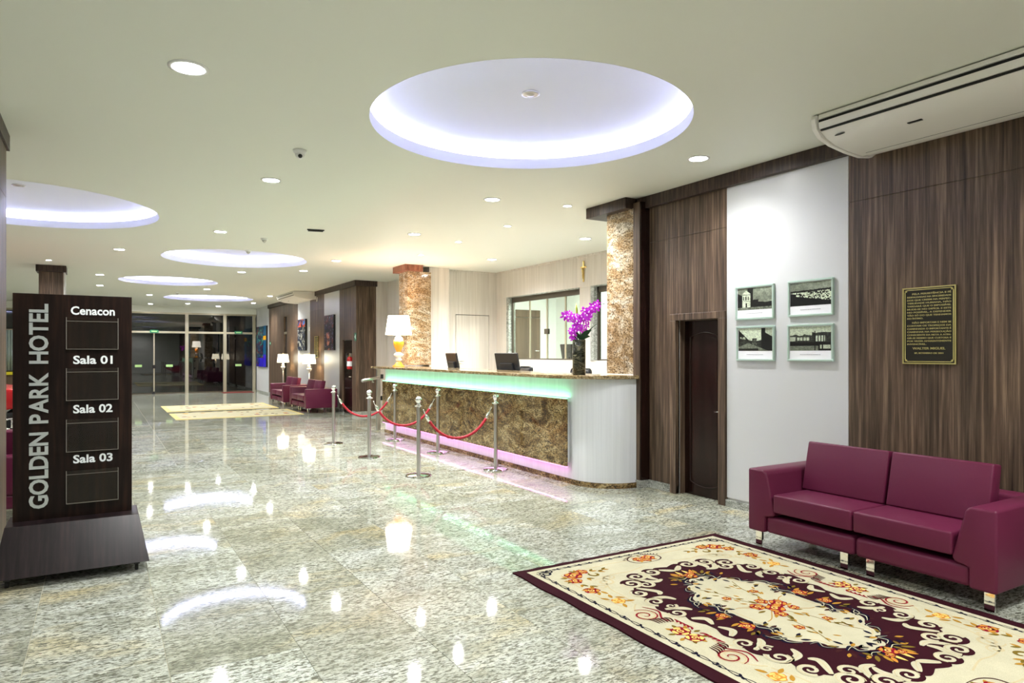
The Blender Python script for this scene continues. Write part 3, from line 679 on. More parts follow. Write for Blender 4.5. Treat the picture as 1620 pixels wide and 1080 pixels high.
def leafm(base_, tip, w, droop):
    bm = bmesh.new(); base_ = Vector(base_); tip = Vector(tip); d = tip-base_; side = d.cross(Vector((.5,.86,.3))).normalized(); prev = None
    for k in range(9):
        u = k/8; c = base_ + d*u + Vector((0,0,droop*math.sin(PI*u))); ww = w*math.sin(PI*min(.97, u*.9+.08))
        r_ = [bm.verts.new(c-side*ww), bm.verts.new(c+Vector((0,0,-.004))), bm.verts.new(c+side*ww)]
        if prev: bm.faces.new((prev[0],prev[1],r_[1],r_[0])); bm.faces.new((prev[1],prev[2],r_[2],r_[1]))
        prev = r_
    obj('leaf', bm, 'leaf', orc, True)
for a, b, w, dr_ in [((928,538),(948,519),.035,.02),((929,538),(946,530),.03,.03),((927,538),(912,532),.025,.02),((928,538),(935,545),.03,.03),((928,536),(940,526),.03,.0),((930,536),(924,522),.02,0),((929,538),(959,508),.006,.02)]:
    leafm(px(*a), px(*b), w, dr_)
obj('bud_stem', tube(bmesh.new(), [px(925,497), px(924,485), px(923,476)], [.012,.014,.003], 8), 'bud', orc, True)

# ------------------------------------------------------------------ directory sign
t = thing('directory_sign', 'tall dark wooden directory sign board on a sloping wheeled base', 'sign', (0,0,0)); sg = t
obj('board', B(-.548, .205, 6.08, 6.115, .37, 2.036, bev=.002), 'sign_wood', sg)
bm = bmesh.new()
bot = [(-.63,5.67,.075),(.305,5.67,.075),(.305,6.53,.075),(-.63,6.53,.075)]; topv = [(-.58,5.92,.378),(.245,5.92,.378),(.245,6.28,.378),(-.58,6.28,.378)]
vb = [bm.verts.new(v) for v in bot]; vt = [bm.verts.new(v) for v in topv]
bm.faces.new(vb[::-1]); bm.faces.new(vt)
for i in range(4): bm.faces.new((vb[i], vb[(i+1)%4], vt[(i+1)%4], vt[i]))
bmesh.ops.bevel(bm, geom=bm.edges[:], offset=.002, segments=1, affect='EDGES')
obj('base', bm, 'base_wood', sg)
obj('undercarriage', B(-.45, .14, 5.80, 6.40, .05, .075), 'black', sg)
for x in (-.55, .225):
    for y in (5.76, 6.44):
        w = obj('caster', B(x-.02, x+.02, y-.03, y+.03, .05, .077), 'black', sg)
        wh = obj('wheel', lathe(bmesh.new(), [(.028,-.011),(.03,-.006),(.03,.006),(.028,.011)], n=16), 'tyre', w, True, autosmooth=50)
        wh.matrix_world = Matrix.Translation((x, y, .03)) @ Matrix.Rotation(R(90), 4, 'Y')
def put_text(s, x, z, size, m, par, width=None, rot=0, align='CENTER', y=6.08, ext=.003, bold=0, name='lettering'):
    me = text_mesh(s, size, ext, 'LEFT', bold, width)
    xs = [v.co.x for v in me.vertices]; ys = [v.co.y for v in me.vertices]
    off = {'CENTER': -(min(xs)+max(xs))/2, 'LEFT': -min(xs)}[align]
    mw = Matrix.Translation((x, y-ext, z)) @ FACE_MY @ Matrix.Rotation(rot, 4, 'Z') @ Matrix.Translation((off, 0, 0))
    return mesh_obj(name, me, m, par, mw)
# vertical hotel name: every letter its own part; advance measured from the photograph (letters' start heights)
zz = .462
word = 'GOLDEN PARK HOTEL'
total = 1.963-.462
ws = []
for ch in word:
    if ch == ' ': ws.append((None, .055)); continue
    me = text_mesh(ch, .158, .004, 'LEFT', .0042); me.transform(Matrix.Diagonal((.90,1,1,1))); xs = [v.co.x for v in me.vertices]; ws.append((me, max(xs)-min(xs)))
gap = (total - sum(w for _, w in ws)) / (len(ws)-1)
for me, w in ws:
    if me:
        x0 = min(v.co.x for v in me.vertices)
        mw = Matrix.Translation((-.338, 6.078-.004, zz)) @ FACE_MY @ Matrix.Rotation(R(90), 4, 'Z') @ Matrix.Translation((-x0, 0, 0))
        mesh_obj('letter', me, 'letter', sg, mw)
    zz += w + gap
for s, z in (('Cenacon',1.895),('Sala 01',1.525),('Sala 02',1.155),('Sala 03',.780)):
    put_text(s, -.052, z-.004, .085, 'letter_w', sg, .285 if s == 'Cenacon' else .255, bold=.0022, ext=.002)
for z0, z1 in ((1.632,1.868),(1.248,1.488),(.865,1.105),(.478,.722)):
    p = obj('acrylic_pocket', B(-.222, .112, 6.064, 6.068, z0, z1), 'acrylic', sg)
    for a in ((-.224,-.220,z0,z1),(.110,.114,z0,z1)): obj('pocket_edge', B(a[0], a[1], 6.062, 6.08, a[2], a[3]), 'acryl_edge', p)
    obj('pocket_edge', B(-.224, .114, 6.062, 6.08, z0-.003, z0), 'acryl_edge', p)
    obj('pocket_edge', B(-.22, .11, 6.062, 6.066, z1-.03, z1-.027), 'acryl_edge', p)

# ------------------------------------------------------------------ printed pictures: colour per vertex on a fine grid
def cgrid(w, h, nx, ny, fn):
    """flat print w x h in local X/Z plane facing -Y, colours from fn(u, v) with v up"""
    bm = bmesh.new(); lay = bm.loops.layers.color.new('Col')
    vs = [[bm.verts.new((w*(i/nx-.5), 0, h*(j/ny-.5))) for i in range(nx+1)] for j in range(ny+1)]
    for j in range(ny):
        for i in range(nx):
            f = bm.faces.new((vs[j][i], vs[j][i+1], vs[j+1][i+1], vs[j+1][i])); c = fn((i+.5)/nx, (j+.5)/ny)
            for l_ in f.loops: l_[lay] = (*[max(0, min(1, q)) for q in c], 1)
    return bm
def hsh(i, j, s=0):
    n = (i*374761393 + j*668265263 + s*1442695041) & 0xffffffff; n = ((n ^ (n >> 13))*1274126177) & 0xffffffff
    return ((n ^ (n >> 16)) & 0xffff)/65535
def vn(x, y, s=0):
    i, j = math.floor(x), math.floor(y); a, b = x-i, y-j; a = a*a*(3-2*a); b = b*b*(3-2*b)
    return (hsh(i,j,s)*(1-a)+hsh(i+1,j,s)*a)*(1-b) + (hsh(i,j+1,s)*(1-a)+hsh(i+1,j+1,s)*a)*b
def fb(x, y, s=0): return .5*vn(x,y,s)+.3*vn(2*x,2*y,s+1)+.2*vn(4*x,4*y,s+2)
def sep(g_): g_ = max(0, min(1, g_)); return (g_*.93, g_*.98+.004, g_*.86)
def lin(g_): return g_**2.2
def church(u, v):
    g_ = .62+.25*fb(u*5,v*4,3)
    if v < .30+.08*fb(u*6,1,4) + (.12 if .3<u<.62 else 0): g_ = .12+.35*fb(u*22,v*22,5)
    if .30 < u < .46 and .2 < v < 1: g_ = .15+.3*fb(u*30,v*20,6)
    if .0 < u < .14 and v < .78-.8*u: g_ = .2+.2*fb(u*20,v*20,7)
    if .14 < u < .38:
        top = .74 + (.16-abs(u-.26)*1.3)
        if .12 < v < top:
            g_ = .93
            if (abs(u-.18)<.012 or abs(u-.25)<.014 or abs(u-.32)<.012) and .45 < v < .62: g_ = .2
            if abs(u-.26) < .02 and v < .32: g_ = .1
            if abs(v-.70) < .01 or abs(v-.40) < .008: g_ = .45
    if v < .12: g_ = .55+.3*fb(u*40,v*10,8)
    return sep(lin(g_))
def town(u, v):
    hz = .62+.06*u+.03*fb(u*9,0,1)
    if v > hz: g_ = .62-.1*u+.15*fb(u*3,v*3,2)+(.2*u)
    elif v > hz-.08: g_ = .2+.2*fb(u*20,v*20,3)
    elif v > .45-.28*u+.1*(u<.15):
        c = hsh(int(u*34), int(v*26+u*4), 9); g_ = .95 if c > .42 else .25+.2*c
    else: g_ = .12+.17*fb(u*12,v*12,4)
    return sep(lin(g_))
def street(u, v):
    g_ = .93
    if v < .95-1.5*u and u < .45: g_ = .15+.3*fb(u*15,v*15,1)
    if .05 < u < .22 and .25 < v < .62: g_ = .85 if hsh(int(u*30),int(v*18),2) > .3 else .2
    if v < .42 + .3*abs(u-.5): g_ = .3+.3*fb(u*18,v*18,3)
    if .42 < u < .55 and .25 < v < .55: g_ = .7*fb(u*20,v*20,4)+.2
    if u > .68 and v < 1.1-.25*(u-.68): g_ = .07+.12*fb(u*10,v*10,5)
    if u > .8 and v > .62+.9*(1-u): g_ = .85
    if v < .35-.6*abs(u-.3): g_ = .6+.2*fb(u*25,v*8,6)
    if v < .1 and u < .6: g_ = .35
    return sep(lin(g_))
def river(u, v):
    g_ = .9
    if v < .58+.12*fb(u*8,0,1)+.12*(u>.55): g_ = .25+.4*fb(u*26,v*26,2)
    if .18 < u < .5 and .42 < v < .55: g_ = .9 if (int(u*50) % 4) else .3
    if .64 < u < .86 and .38 < v < .62: g_ = .92 if (int(u*44) % 3) else .4
    if 0 < u < .14 and .4 < v < .58: g_ = .85
    if v < .36: g_ = .12+.1*fb(u*14,v*14,3)
    if v < .2 and u < .7: g_ = .62+.15*fb(u*20,v*20,4)
    if .74 < u < .98 and .08 < v < .24: g_ = .88 if abs(u-.8)>.02 else .1
    if abs(u-.62) < .012 and v < .82: g_ = .15
    return sep(lin(g_))
def picture(y0, y1, z0, z1, fn, lab):
    w, h = y1-y0, z1-z0
    t = thing('framed_photograph', lab, 'picture', (5.618, (y0+y1)/2, (z0+z1)/2), R(-90), 'framed photographs on the white wall')
    f = .018
    bm = bmesh.new(); box(bm,-w/2,w/2,-.03,0,h/2-f,h/2,bev=.003,seg=1); box(bm,-w/2,w/2,-.03,0,-h/2,-h/2+f,bev=.003,seg=1)
    box(bm,-w/2,-w/2+f,-.0295,0,-h/2+f,h/2-f,bev=.003,seg=1); box(bm,w/2-f,w/2,-.0295,0,-h/2+f,h/2-f,bev=.003,seg=1)
    obj('frame', bm, 'frame_g', t)
    obj('mount', B(-w/2+f, w/2-f, -.016, -.004, -h/2+f, h/2-f), 'paper', t)
    o = obj('print', cgrid(w-2*f-.012, (h-2*f)*.72, 120, 76, lambda u, v: [q*(.72+.5*fb(u*46, v*34, 77)) for q in fn(u, v)]), 'print', t, loc=(0,-.0175,(h-2*f)*.125))
    bm = bmesh.new(); x = -w*.22
    while x < w*.2:
        l_ = rnd.uniform(.006,.016); box(bm, x, x+l_, -.0172, -.0162, -h*.325, -h*.31); x += l_+.004
    obj('caption', bm, 'grey_print', t)
picture(4.37, 4.835, 1.938, 2.278, church, 'framed photograph of a white church front, upper left of the four')
picture(3.74, 4.21, 1.943, 2.281, town, 'framed photograph of a hillside town, upper right of the four')
picture(4.365, 4.825, 1.523, 1.872, street, 'framed photograph of an old street, lower left of the four')
picture(3.74, 4.215, 1.525, 1.868, river, 'framed photograph of houses by water, lower right of the four')

def painting(y0, y1, z0, z1, fn_, lab, dep=.06, nx=44, ny=70, x=5.596):
    fn = lambda u, v: [q*1.7+.004 for q in fn_(u, v)]
    w, h = y1-y0, z1-z0
    t = thing('painting', lab, 'painting', (x, (y0+y1)/2, (z0+z1)/2), R(-90), 'abstract paintings down the hall')
    obj('canvas', B(-w/2, w/2, -dep, 0, -h/2, h/2), 'black', t)
    obj('painted_face', cgrid(w, h, nx, ny, fn), 'print', t, loc=(0,-dep-.001,0))
def ab1(u, v):
    a = fb(u*6,v*14,11); b = fb(u*9,v*9,12); c = (.015,.02,.045)
    if a > .58: c = (.10,.06,.16)
    if b > .64: c = (.25,.09,.09)
    if .25<u<.6 and v < .5 and fb(u*10,v*10,13) > .55: c = (.5,.32,.25)
    if fb(u*14,v*30,14) > .72: c = (.35,.38,.45)
    return c
def ab2(u, v):
    a = fb(u*7,v*12,21); c = (.02,.03,.07)
    if a > .55: c = (.05,.10,.18)
    if fb(u*12,v*14,22) > .63: c = (.45,.45,.42)
    if v > .75 and fb(u*8,v*9,23) > .5: c = (.5,.18,.05)
    if v > .8 and fb(u*8,v*9,24) > .6: c = (.05,.3,.5)
    return c
def ab3(u, v):
    a = fb(u*7,v*14,31); c = (.01,.04,.12)
    if a > .52: c = (.015,.14,.22)
    if fb(u*12,v*20,32) > .62: c = (.25,.02,.05)
    if fb(u*10,v*22,33) > .66: c = (.12,.35,.3)
    if v < .22 and fb(u*6,v*6,34) > .4: c = (.08,.04,.4)
    if u > .72: c = (.02,.2,.3) if v > .3 else (.1,.05,.45)
    if u > .7 and .66 < v < .76: c = (.75,.42,.02)
    return c
painting(18.84, 19.74, 1.685, 2.68, ab1, 'dark abstract painting nearest the wooden pier with the extinguisher')
painting(21.9, 22.87, 1.685, 2.69, ab2, 'smaller dark abstract painting between the two far floor lamps')
painting(27.85, 29.75, 1.06, 2.68, ab3, 'large blue and teal abstract painting beside the glass front', .07)

# ------------------------------------------------------------------ bronze plaque
PL = thing('plaque', 'bronze plaque with raised brass text on the walnut wall above the sofa', 'plaque', (5.619, 2.925, 1.82), R(-90))
w, h = .405, .612
obj('plate', B(-w/2, w/2, -.014, 0, -h/2, h/2, bev=.002), 'bronze', PL)
def rect_frame(x, z, t_, d):
    bm = bmesh.new()
    box(bm,-x,x,-d,-.012,z-t_,z); box(bm,-x,x,-d,-.012,-z,-z+t_); box(bm,-x,-x+t_,-d,-.012,-z+t_,z-t_); box(bm,x-t_,x,-d,-.012,-z+t_,z-t_)
    return bm
obj('rim', rect_frame(w/2, h/2, .009, .021), 'brass', PL)
bm = bmesh.new(); a, b, c_ = w/2-.019, h/2-.019, .018
pts = []
for sx, sz, cs in ((1,1,((-c_,0),(0,-c_))),(1,-1,((0,c_),(-c_,0))),(-1,-1,((c_,0),(0,c_))),(-1,1,((0,-c_),(c_,0)))):
    for dx, dz in cs: pts.append((sx*a+dx, -.016, sz*b+dz))
tube(bm, pts+pts[:1], .0035, 6); obj('inner_rim', bm, 'brass', PL, True)
for sx in (-1,1):
    for sz in (-1,1):
        s_ = bmesh.new(); q = []
        for k in range(10):
            rr = .010 if k % 2 == 0 else .005; q.append((sx*(a-.0085)+rr*math.sin(k*PI/5), sz*(b-.0085)+rr*math.cos(k*PI/5)))
        obj('star_screw', prism(s_, q, 'y', -.022, -.014), 'brass', PL)
lines = ['    PELA PERSISTÊNCIA E FÉ', 'RESPALDADAS NA SINCERIDADE', 'DOS QUE CREEM NA PERFEC-', 'TIBILIDADE HUMANA, NÃO', 'TARDARÁ QUE O IMPOSSÍVEL', 'MUDE-SE NO DIFÍCIL E ESTE', 'NO POSSÍVEL, A DEPENDER', 'TÃO SÓ DO QUE TENHAMOS', 'NO ÍNTIMO.', None,
 '    NÃO IMPORTAM E NEM SE', 'CONTAM OS TROPEÇOS DA', 'CAMINHADA O IMPORTANTE É', 'CAMINHAR NA PERSECUÇÃO', 'CONSCIENTE DA META A ATIN-', 'GIR-SE MESMO QUE CUSTOSA E', 'POR VEZES APARENTEMENTE', 'INVENCÍVEL.']
def ptext(s, x, z, size, width, nm='text_line'):
    me = text_mesh(s, size*.78, .0015, 'LEFT', .0003, width)
    mesh_obj(nm, me, 'brass', PL, Matrix.Translation((x, -.0155, z)) @ FACE_MY)
z = h/2-.058
for i, s_ in enumerate(lines):
    if s_ is None: z -= .010; continue
    st = s_.strip(); ind = s_.startswith(' ')
    wd = .335*(.88 if ind else 1)
    if st in ('NO ÍNTIMO.',): wd = .125
    if st == 'INVENCÍVEL.': wd = .15
    ptext(st, -.1675+(.04 if ind else 0), z, .0225 if not ind else .024, wd); z -= .0245
ptext('WALTER MIGUEL', -.125, z-.012, .033, .25); ptext('SP, SETEMBRO DE 2001', -.11, z-.046, .02, .22)

# ------------------------------------------------------------------ air conditioners
def make_ac(L_, lab, loc):
    """ceiling unit: local Y along the length, local -X is the front, top at z=0"""
    t = thing('air_conditioner', lab, 'air conditioner', loc)
    prof = [(-.80,0),(-.82,-.03),(-.815,-.055),(-.80,-.11),(-.74,-.165),(-.60,-.205),(-.40,-.23),(-.20,-.24),(-.05,-.22),(0,-.19),(0,0)]
    body = [(-.77,0),(-.785,-.035),(-.76,-.11),(-.70,-.155),(-.58,-.19),(-.40,-.213),(-.20,-.222),(-.06,-.205),(-.01,-.18),(-.01,0)]
    obj('body', prism(bmesh.new(), body, 'y', -L_/2+.03, L_/2-.03), 'ac_white', t, True, autosmooth=25)
    for s in (-1, 1): obj('end_cap', prism(bmesh.new(), prof, 'y', s*L_/2-.02 - (.02 if s>0 else -.02)*.5, s*L_/2+.01, .006), 'ac_white', t, True, autosmooth=30)
    # outlet slot, flaps, seams
    obj('outlet_slot', prism(bmesh.new(), [(-.789,-.040),(-.775,-.040),(-.772,-.062),(-.788,-.062)], 'y', -L_/2+.04, L_/2-.04), 'dark', t)
    fp_ = [(-.797,-.004),(-.80,-.036),(-.79,-.038),(-.785,-.004)]; obj('top_flap', prism(bmesh.new(), fp_, 'y', -L_/2+.045, L_/2-.045, .002, 1), 'ac_white', t)
    fp_ = [(-.803,-.064),(-.79,-.112),(-.778,-.108),(-.787,-.062)]; obj('lower_flap', prism(bmesh.new(), fp_, 'y', -L_/2+.045, L_/2-.045, .002, 1), 'ac_white', t)
    obj('seam', prism(bmesh.new(), [(-.772,-.115),(-.755,-.122),(-.745,-.118),(-.76,-.105)], 'y', -L_/2+.04, L_/2-.04), 'dark', t)
    obj('belly_panel', prism(bmesh.new(), [(-.755,-.124),(-.69,-.166),(-.57,-.201),(-.40,-.224),(-.20,-.233),(-.17,-.22),(-.58,-.18),(-.74,-.11)], 'y', -L_/2+.035, L_/2-.035), 'ac_white', t, True, autosmooth=25)
    obj('seam_line', B(-.262,-.258,-L_/2+.1,L_/2-.1,-.2315,-.22), 'dark', t)
    o = obj('maker_badge', lathe(bmesh.new(), [(.001,.004),(.024,.004),(.026,0)], n=24), 'black', t, True); o.scale = (.8,1.6,1); o.location = (-.70,L_/2-.16,-.166); o.rotation_euler = (PI,R(-28),0)
    obj('indicator', B(-.60,-.57,L_/2-.72,L_/2-.62,-.2005,-.195), 'black', t)
    return t
make_ac(2.2, 'large white ceiling air conditioner over the burgundy sofa at right', (5.60, 2.28, 3.463))
a2 = make_ac(2.2, 'white ceiling air conditioner far down the hall above the paintings', (5.72, 21.95, 3.463))
obj('hose', tube(bmesh.new(), [(-.1,-1.12,-.08),(-.08,-1.2,-.12),(-.12,-1.24,-.2),(-.12,-1.2,-.3)], .02, 6), 'ac_white', a2, True)

# ------------------------------------------------------------------ small ceiling fittings
t = thing('dome_camera', 'small white dome security camera on the ceiling left of the big cove', 'camera', (1.57, 6.40, ZC))
obj('base', lathe(bmesh.new(), [(.062,0),(.06,-.02),(.045,-.035)]), 'trim_white', t, True)
obj('dome', lathe(bmesh.new(), [(.045,-.03)]+[(.042*math.cos(R(a)), -.04-.042*math.sin(R(a))) for a in range(0,91,15)], cap=False), 'trim_white', t, True)
obj('lens', lathe(bmesh.new(), [(.019,-.02),(.019,.006),(.001,.008)], n=16), 'black', t, True).matrix_local = Matrix.Translation((-.005,-.03,-.06)) @ Matrix.Rotation(R(125),4,'X')
t = thing('air_vent', 'small dark rectangular air vent in the ceiling before the third cove', 'vent', (2.79, 10.42, ZC), R(-12))
obj('frame', B(-.125,.125,-.06,.06,-.014,0,bev=.003), 'trim_white', t)
for k in range(5): obj('slat', B(-.11,.11,-.05+k*.022,-.042+k*.022,-.018,-.014), 'dark', t)
obj('slot', B(-.125,.125,-.062,-.0605,-.02,-.002), 'dark', t)
for i, (x, y, lab) in enumerate([(2.28,11.62,'small smoke detector beside the air vent'), (2.29,13.10,'small cone detector at the edge of the third cove'), (2.01,23.3,'small detector between the two farthest coves')]):
    t = thing('smoke_detector', lab, 'detector', (x, y, ZC), 0, 'ceiling detectors')
    obj('base', lathe(bmesh.new(), [(.055,0),(.055,-.015),(.045,-.03)]), 'trim_white', t, True, autosmooth=50); obj('sensor', lathe(bmesh.new(), [(.04,-.028),(.025,-.055),(.001,-.075)]), 'steel', t, True)

# ------------------------------------------------------------------ crucifix, exit signs, extinguisher, switches
t = thing('crucifix', 'small golden crucifix on the reception wall above the windows', 'crucifix', (7.898, 10.46, 3.16), R(-90))
obj('cross', prism(bmesh.new(), [(-.018,-.20),(.018,-.20),(.018,.06),(.085,.06),(.085,.095),(.018,.095),(.018,.20),(-.018,.20),(-.018,.095),(-.085,.095),(-.085,.06),(-.018,.06)], 'y', -.02, 0, .004), 'gold', t)
fg = tube(bmesh.new(), [(0,-.03,-.14),(.004,-.034,-.05),(0,-.036,.02),(0,-.034,.055)], [.008,.013,.017,.01], 8); tube(fg, [(-.07,-.03,.085),(0,-.034,.05),(.07,-.03,.085)], .006, 6); lathe(fg, [(.001,.055),(.011,.062),(.011,.078),(.001,.088)], 0, -.038, 10)
obj('figure', fg, 'gold', t, True)
def sign_plate(x, y, z, w, h, lab, rz=R(-90)):
    t = thing('exit_sign', lab, 'sign', (x, y, z), rz); obj('plate', B(-w/2,w/2,-.008,0,-h/2,h/2), 'exit', t)
    obj('arrow', prism(bmesh.new(), [(-.30*w,-.08*h),(-.05*w,-.08*h),(-.05*w,-.25*h),(.08*w,0),(-.05*w,.25*h),(-.05*w,.08*h),(-.30*w,.08*h)], 'y', -.010, -.008), 'exit_w', t)
    obj('running_figure', tube(bmesh.new(), [(.22*w,-.0095,.3*h),(.22*w,-.0095,.0),(.32*w,-.0095,-.3*h)], .02*w+.004, 6), 'exit_w', t)
sign_plate(5.598, 17.10, 2.02, .16, .2, 'green exit sign on the walnut pier by the fire extinguisher')
sign_plate(5.598, 27.4, 1.98, .2, .12, 'tiny green exit sign by the large blue painting')
t = thing('fire_extinguisher', 'red fire extinguisher hanging on the dark door side of the walnut pier', 'extinguisher', (5.56, 17.45, 1.18))
obj('cylinder', lathe(bmesh.new(), [(.06,0),(.075,.02),(.075,.27),(.06,.31),(.025,.335)], n=24), 'red', t, True, autosmooth=60)
obj('valve', lathe(bmesh.new(), [(.02,.335),(.02,.37),(.028,.375),(.01,.40)]), 'brass', t, True); obj('handle', B(-.09,.02,-.012,.012,.39,.405), 'black', t)
obj('hose', tube(bmesh.new(), [(-.02,0,.37),(-.09,-.01,.36),(-.10,-.01,.25),(-.085,-.01,.15)], .010, 8), 'black', t, True)
obj('label', lathe(bmesh.new(), [(.0757,.08),(.0757,.21)], n=24, cap=False), 'paper', t); obj('wall_bracket', B(-.01,.10,-.02,.02,.30,.42), 'steel', t)
t = tag(obj('switch_plate', B(5.588,5.598,21.58,21.66,2.30,2.42,bev=.002), 'trim_white'), 'small white plate on the wall between the far paintings', 'switch')
t = thing('wall_plaque', 'narrow bronze plaque on the walnut panel between the two far paintings', 'plaque', (5.598, 20.75, 1.79), R(-90))
obj('plate', B(-.2,.2,-.02,0,-.32,.32,bev=.004), 'bronze', t); bm = bmesh.new()
for k in range(12): box(bm, -.15, .15 - (k%3)*.03, -.023, -.02, .25-k*.044, .262-k*.044)
obj('raised_text', stuff(bpy.data.objects.new('x', bpy.data.meshes.new('x'))) and bm, 'brass', t)
obj('rim', (lambda b_: (box(b_,-.2,.2,-.026,-.02,.305,.32), box(b_,-.2,.2,-.026,-.02,-.32,-.305), box(b_,-.2,-.185,-.026,-.02,-.305,.305), box(b_,.185,.2,-.026,-.02,-.305,.305), b_)[-1])(bmesh.new()), 'brass', t)

# ------------------------------------------------------------------ far runners, doormat, curtain, bench, car
def runner(x0, x1, y0, y1, lab):
    t = thing('runner_rug', lab, 'rug', ((x0+x1)/2, (y0+y1)/2, .001), 0, 'pale floral rugs down the hall')
    w, h = x1-x0, y1-y0
    obj('pile', B(-w/2, w/2, -h/2, h/2, 0, .010, bev=.003, seg=1), 'w_straw', t); obj('field', B(-w/2+.12, w/2-.12, -h/2+.12, h/2-.12, .010, .0115), 'w_cream', t)
    for k in range(26):
        x, y = rnd.uniform(-w/2+.2,w/2-.2), rnd.uniform(-h/2+.2,h/2-.2)
        fl_ = obj('flower', lathe(bmesh.new(), [(.07,.0115),(.07,.013),(.001,.0135)], n=8, cap=False), ['w_red','w_orange','w_burg','w_straw','w_brown'][k%5], t, loc=(x,y,0)); fl_.scale = (rnd.uniform(.5,1.2), rnd.uniform(.5,1.2), 1)
runner(1.53, 4.45, 20.62, 22.95, 'farther of the two pale floral rugs before the far sofas')
runner(1.53, 4.56, 18.13, 20.02, 'nearer of the two pale floral rugs before the far sofas')
tag(obj('doormat', B(4.2,5.35,29.3,29.95,.001,.014,bev=.003), 'doormat'), 'dark red doormat at the right-hand glass door', 'doormat')
bm = bmesh.new(); pts = []
for k in range(121): pts.append((-3.3+k*.0125, 29.88+.035*math.sin(k*.9)))
v0 = [bm.verts.new((x,y,.98)) for x,y in pts]; v1 = [bm.verts.new((x,y,2.42)) for x,y in pts]
for a, b, c_, d_ in zip(v0, v0[1:], v1[1:], v1): bm.faces.new((a,b,c_,d_))
cu = obj('curtain', bm, 'curtain', None, True); tag(cu, 'pale blue gathered curtain glimpsed left of the directory sign', 'curtain')
md = cu.modifiers.new('s', 'SOLIDIFY'); md.thickness = .004
t = thing('bench', 'yellow-topped low counter glimpsed left of the directory sign', 'bench', (-2.5, 29.2, 0)); obj('top', B(-.9,.9,-.3,.5,.86,.95,bev=.005), 'yellow', t); obj('support', B(-.85,.85,-.2,.4,0,.86), 'brown_door', t)

def car():
    t = thing('car', 'red car parked behind the directory sign, wheel and bonnet showing', 'car', (-2.75, 15.0, 0))
    side = [(-2.1,.35),(-2.1,.75),(-1.95,.98),(-1.2,1.02),(-.75,1.45),(.35,1.48),(.95,1.06),(1.9,.93),(2.08,.72),(2.08,.32),(1.83,.28),
            *[(1.47+.36*math.cos(R(a)), .30+.36*math.sin(R(a))) for a in range(5,176,17)], (1.1,.22),(-1.05,.22),
            *[(-1.42+.36*math.cos(R(a)), .30+.36*math.sin(R(a))) for a in range(5,176,17)], (-1.8,.28)]
    obj('body', prism(bmesh.new(), side, 'y', -.82, .82, .05, 3), 'red', t, True, autosmooth=40)
    for s in (-1, 1):
        obj('side_window', prism(bmesh.new(), [(-.95,1.06),(-.62,1.39),(.30,1.41),(.75,1.07)], 'y', s*.822, s*.828), 'screen', t)
        for x in (1.47, -1.42):
            w_ = obj('wheel', tube(bmesh.new(), [(x, s*.62, .30),(x, s*.80, .30)], .30, 36), 'tyre', t, True, autosmooth=40)
            rm = bmesh.new()
            for k in range(5):
                a = 2*PI*k/5+.3; ca, sa = math.cos(a), math.sin(a)
                tube(rm, [(x+.04*ca, s*.815, .30+.04*sa),(x+.18*ca, s*.81, .30+.18*sa)], .03, 6)
            tube(rm, [(x+.2*math.cos(2*PI*k/24), s*.808, .30+.2*math.sin(2*PI*k/24)) for k in range(25)], .016, 6)
            obj('rim', rm, 'chrome', w_, True)
    obj('windscreen', prism(bmesh.new(), [(.40,1.45),(.92,1.08),(.96,1.10),(.44,1.48)], 'y', -.7, .7), 'screen', t)
    obj('headlight', B(1.95,2.1,-.75,-.45,.62,.78,bev=.03), 'crystal', t, True); obj('headlight', B(1.95,2.1,.45,.75,.62,.78,bev=.03), 'crystal', t, True)
    obj('bumper', B(1.95,2.12,-.8,.8,.3,.5,bev=.05,seg=3), 'red', t, True)
car()

# ------------------------------------------------------------------ flowered carpet
RX, RY = 1.045, 1.44
rug = thing('carpet', 'large burgundy and cream flowered carpet before the burgundy sofa', 'carpet', (3.60, 2.80, .0005))
class Pen:
    def __init__(s): s.b = {}
    def bm(s, k):
        if k not in s.b: s.b[k] = bmesh.new()
        return s.b[k]
    def fill(s, k, pts, z):
        b = s.bm(k); vs = [b.verts.new((x, y, z)) for x, y in pts]; es = [b.edges.new((vs[i], vs[(i+1) % len(vs)])) for i in range(len(vs))]
        bmesh.ops.triangle_fill(b, edges=es, use_beauty=True)
    def stroke(s, k, pts, w, z):
        b = s.bm(k); n = len(pts); prev = None
        for i, (x, y) in enumerate(pts):
            ax, ay = pts[max(i-1,0)]; bx, by = pts[min(i+1,n-1)]; dx, dy = bx-ax, by-ay; l_ = math.hypot(dx,dy) or 1
            ww = (w(i/(n-1)) if callable(w) else w)/2; r_ = (b.verts.new((x-dy/l_*ww, y+dx/l_*ww, z)), b.verts.new((x+dy/l_*ww, y-dx/l_*ww, z)))
            if prev: b.faces.new((prev[0], prev[1], r_[1], r_[0]))
            prev = r_
def cr_(pts, n=7):
    P = [pts[0]]+list(pts)+[pts[-1]]; out = []
    for i in range(1, len(P)-2):
        for k in range(n):
            t = k/n; q = []
            for d in (0,1):
                a, b, c, e = P[i-1][d], P[i][d], P[i+1][d], P[i+2][d]
                q.append(.5*((2*b)+(-a+c)*t+(2*a-5*b+4*c-e)*t*t+(-a+3*b-3*c+e)*t**3))
            out.append(tuple(q))
    out.append(tuple(pts[-1])); return out
Z0, Z1, Z2, Z3, Z4, Z5, Z6 = .0100, .0106, .0111, .0116, .0121, .0126, .0131
pens = {n: Pen() for n in ('border', 'scrollwork', 'vine', 'flowers', 'medallion', 'acanthus', 'leaves')}
QS = [(1,1),(-1,1),(1,-1),(-1,-1)]; MX, MY = .85, .82
def ms(p): return [(x*MX, y*MY) for x, y in p]
def T(p, q): return [(x*q[0], y*q[1]) for x, y in p]
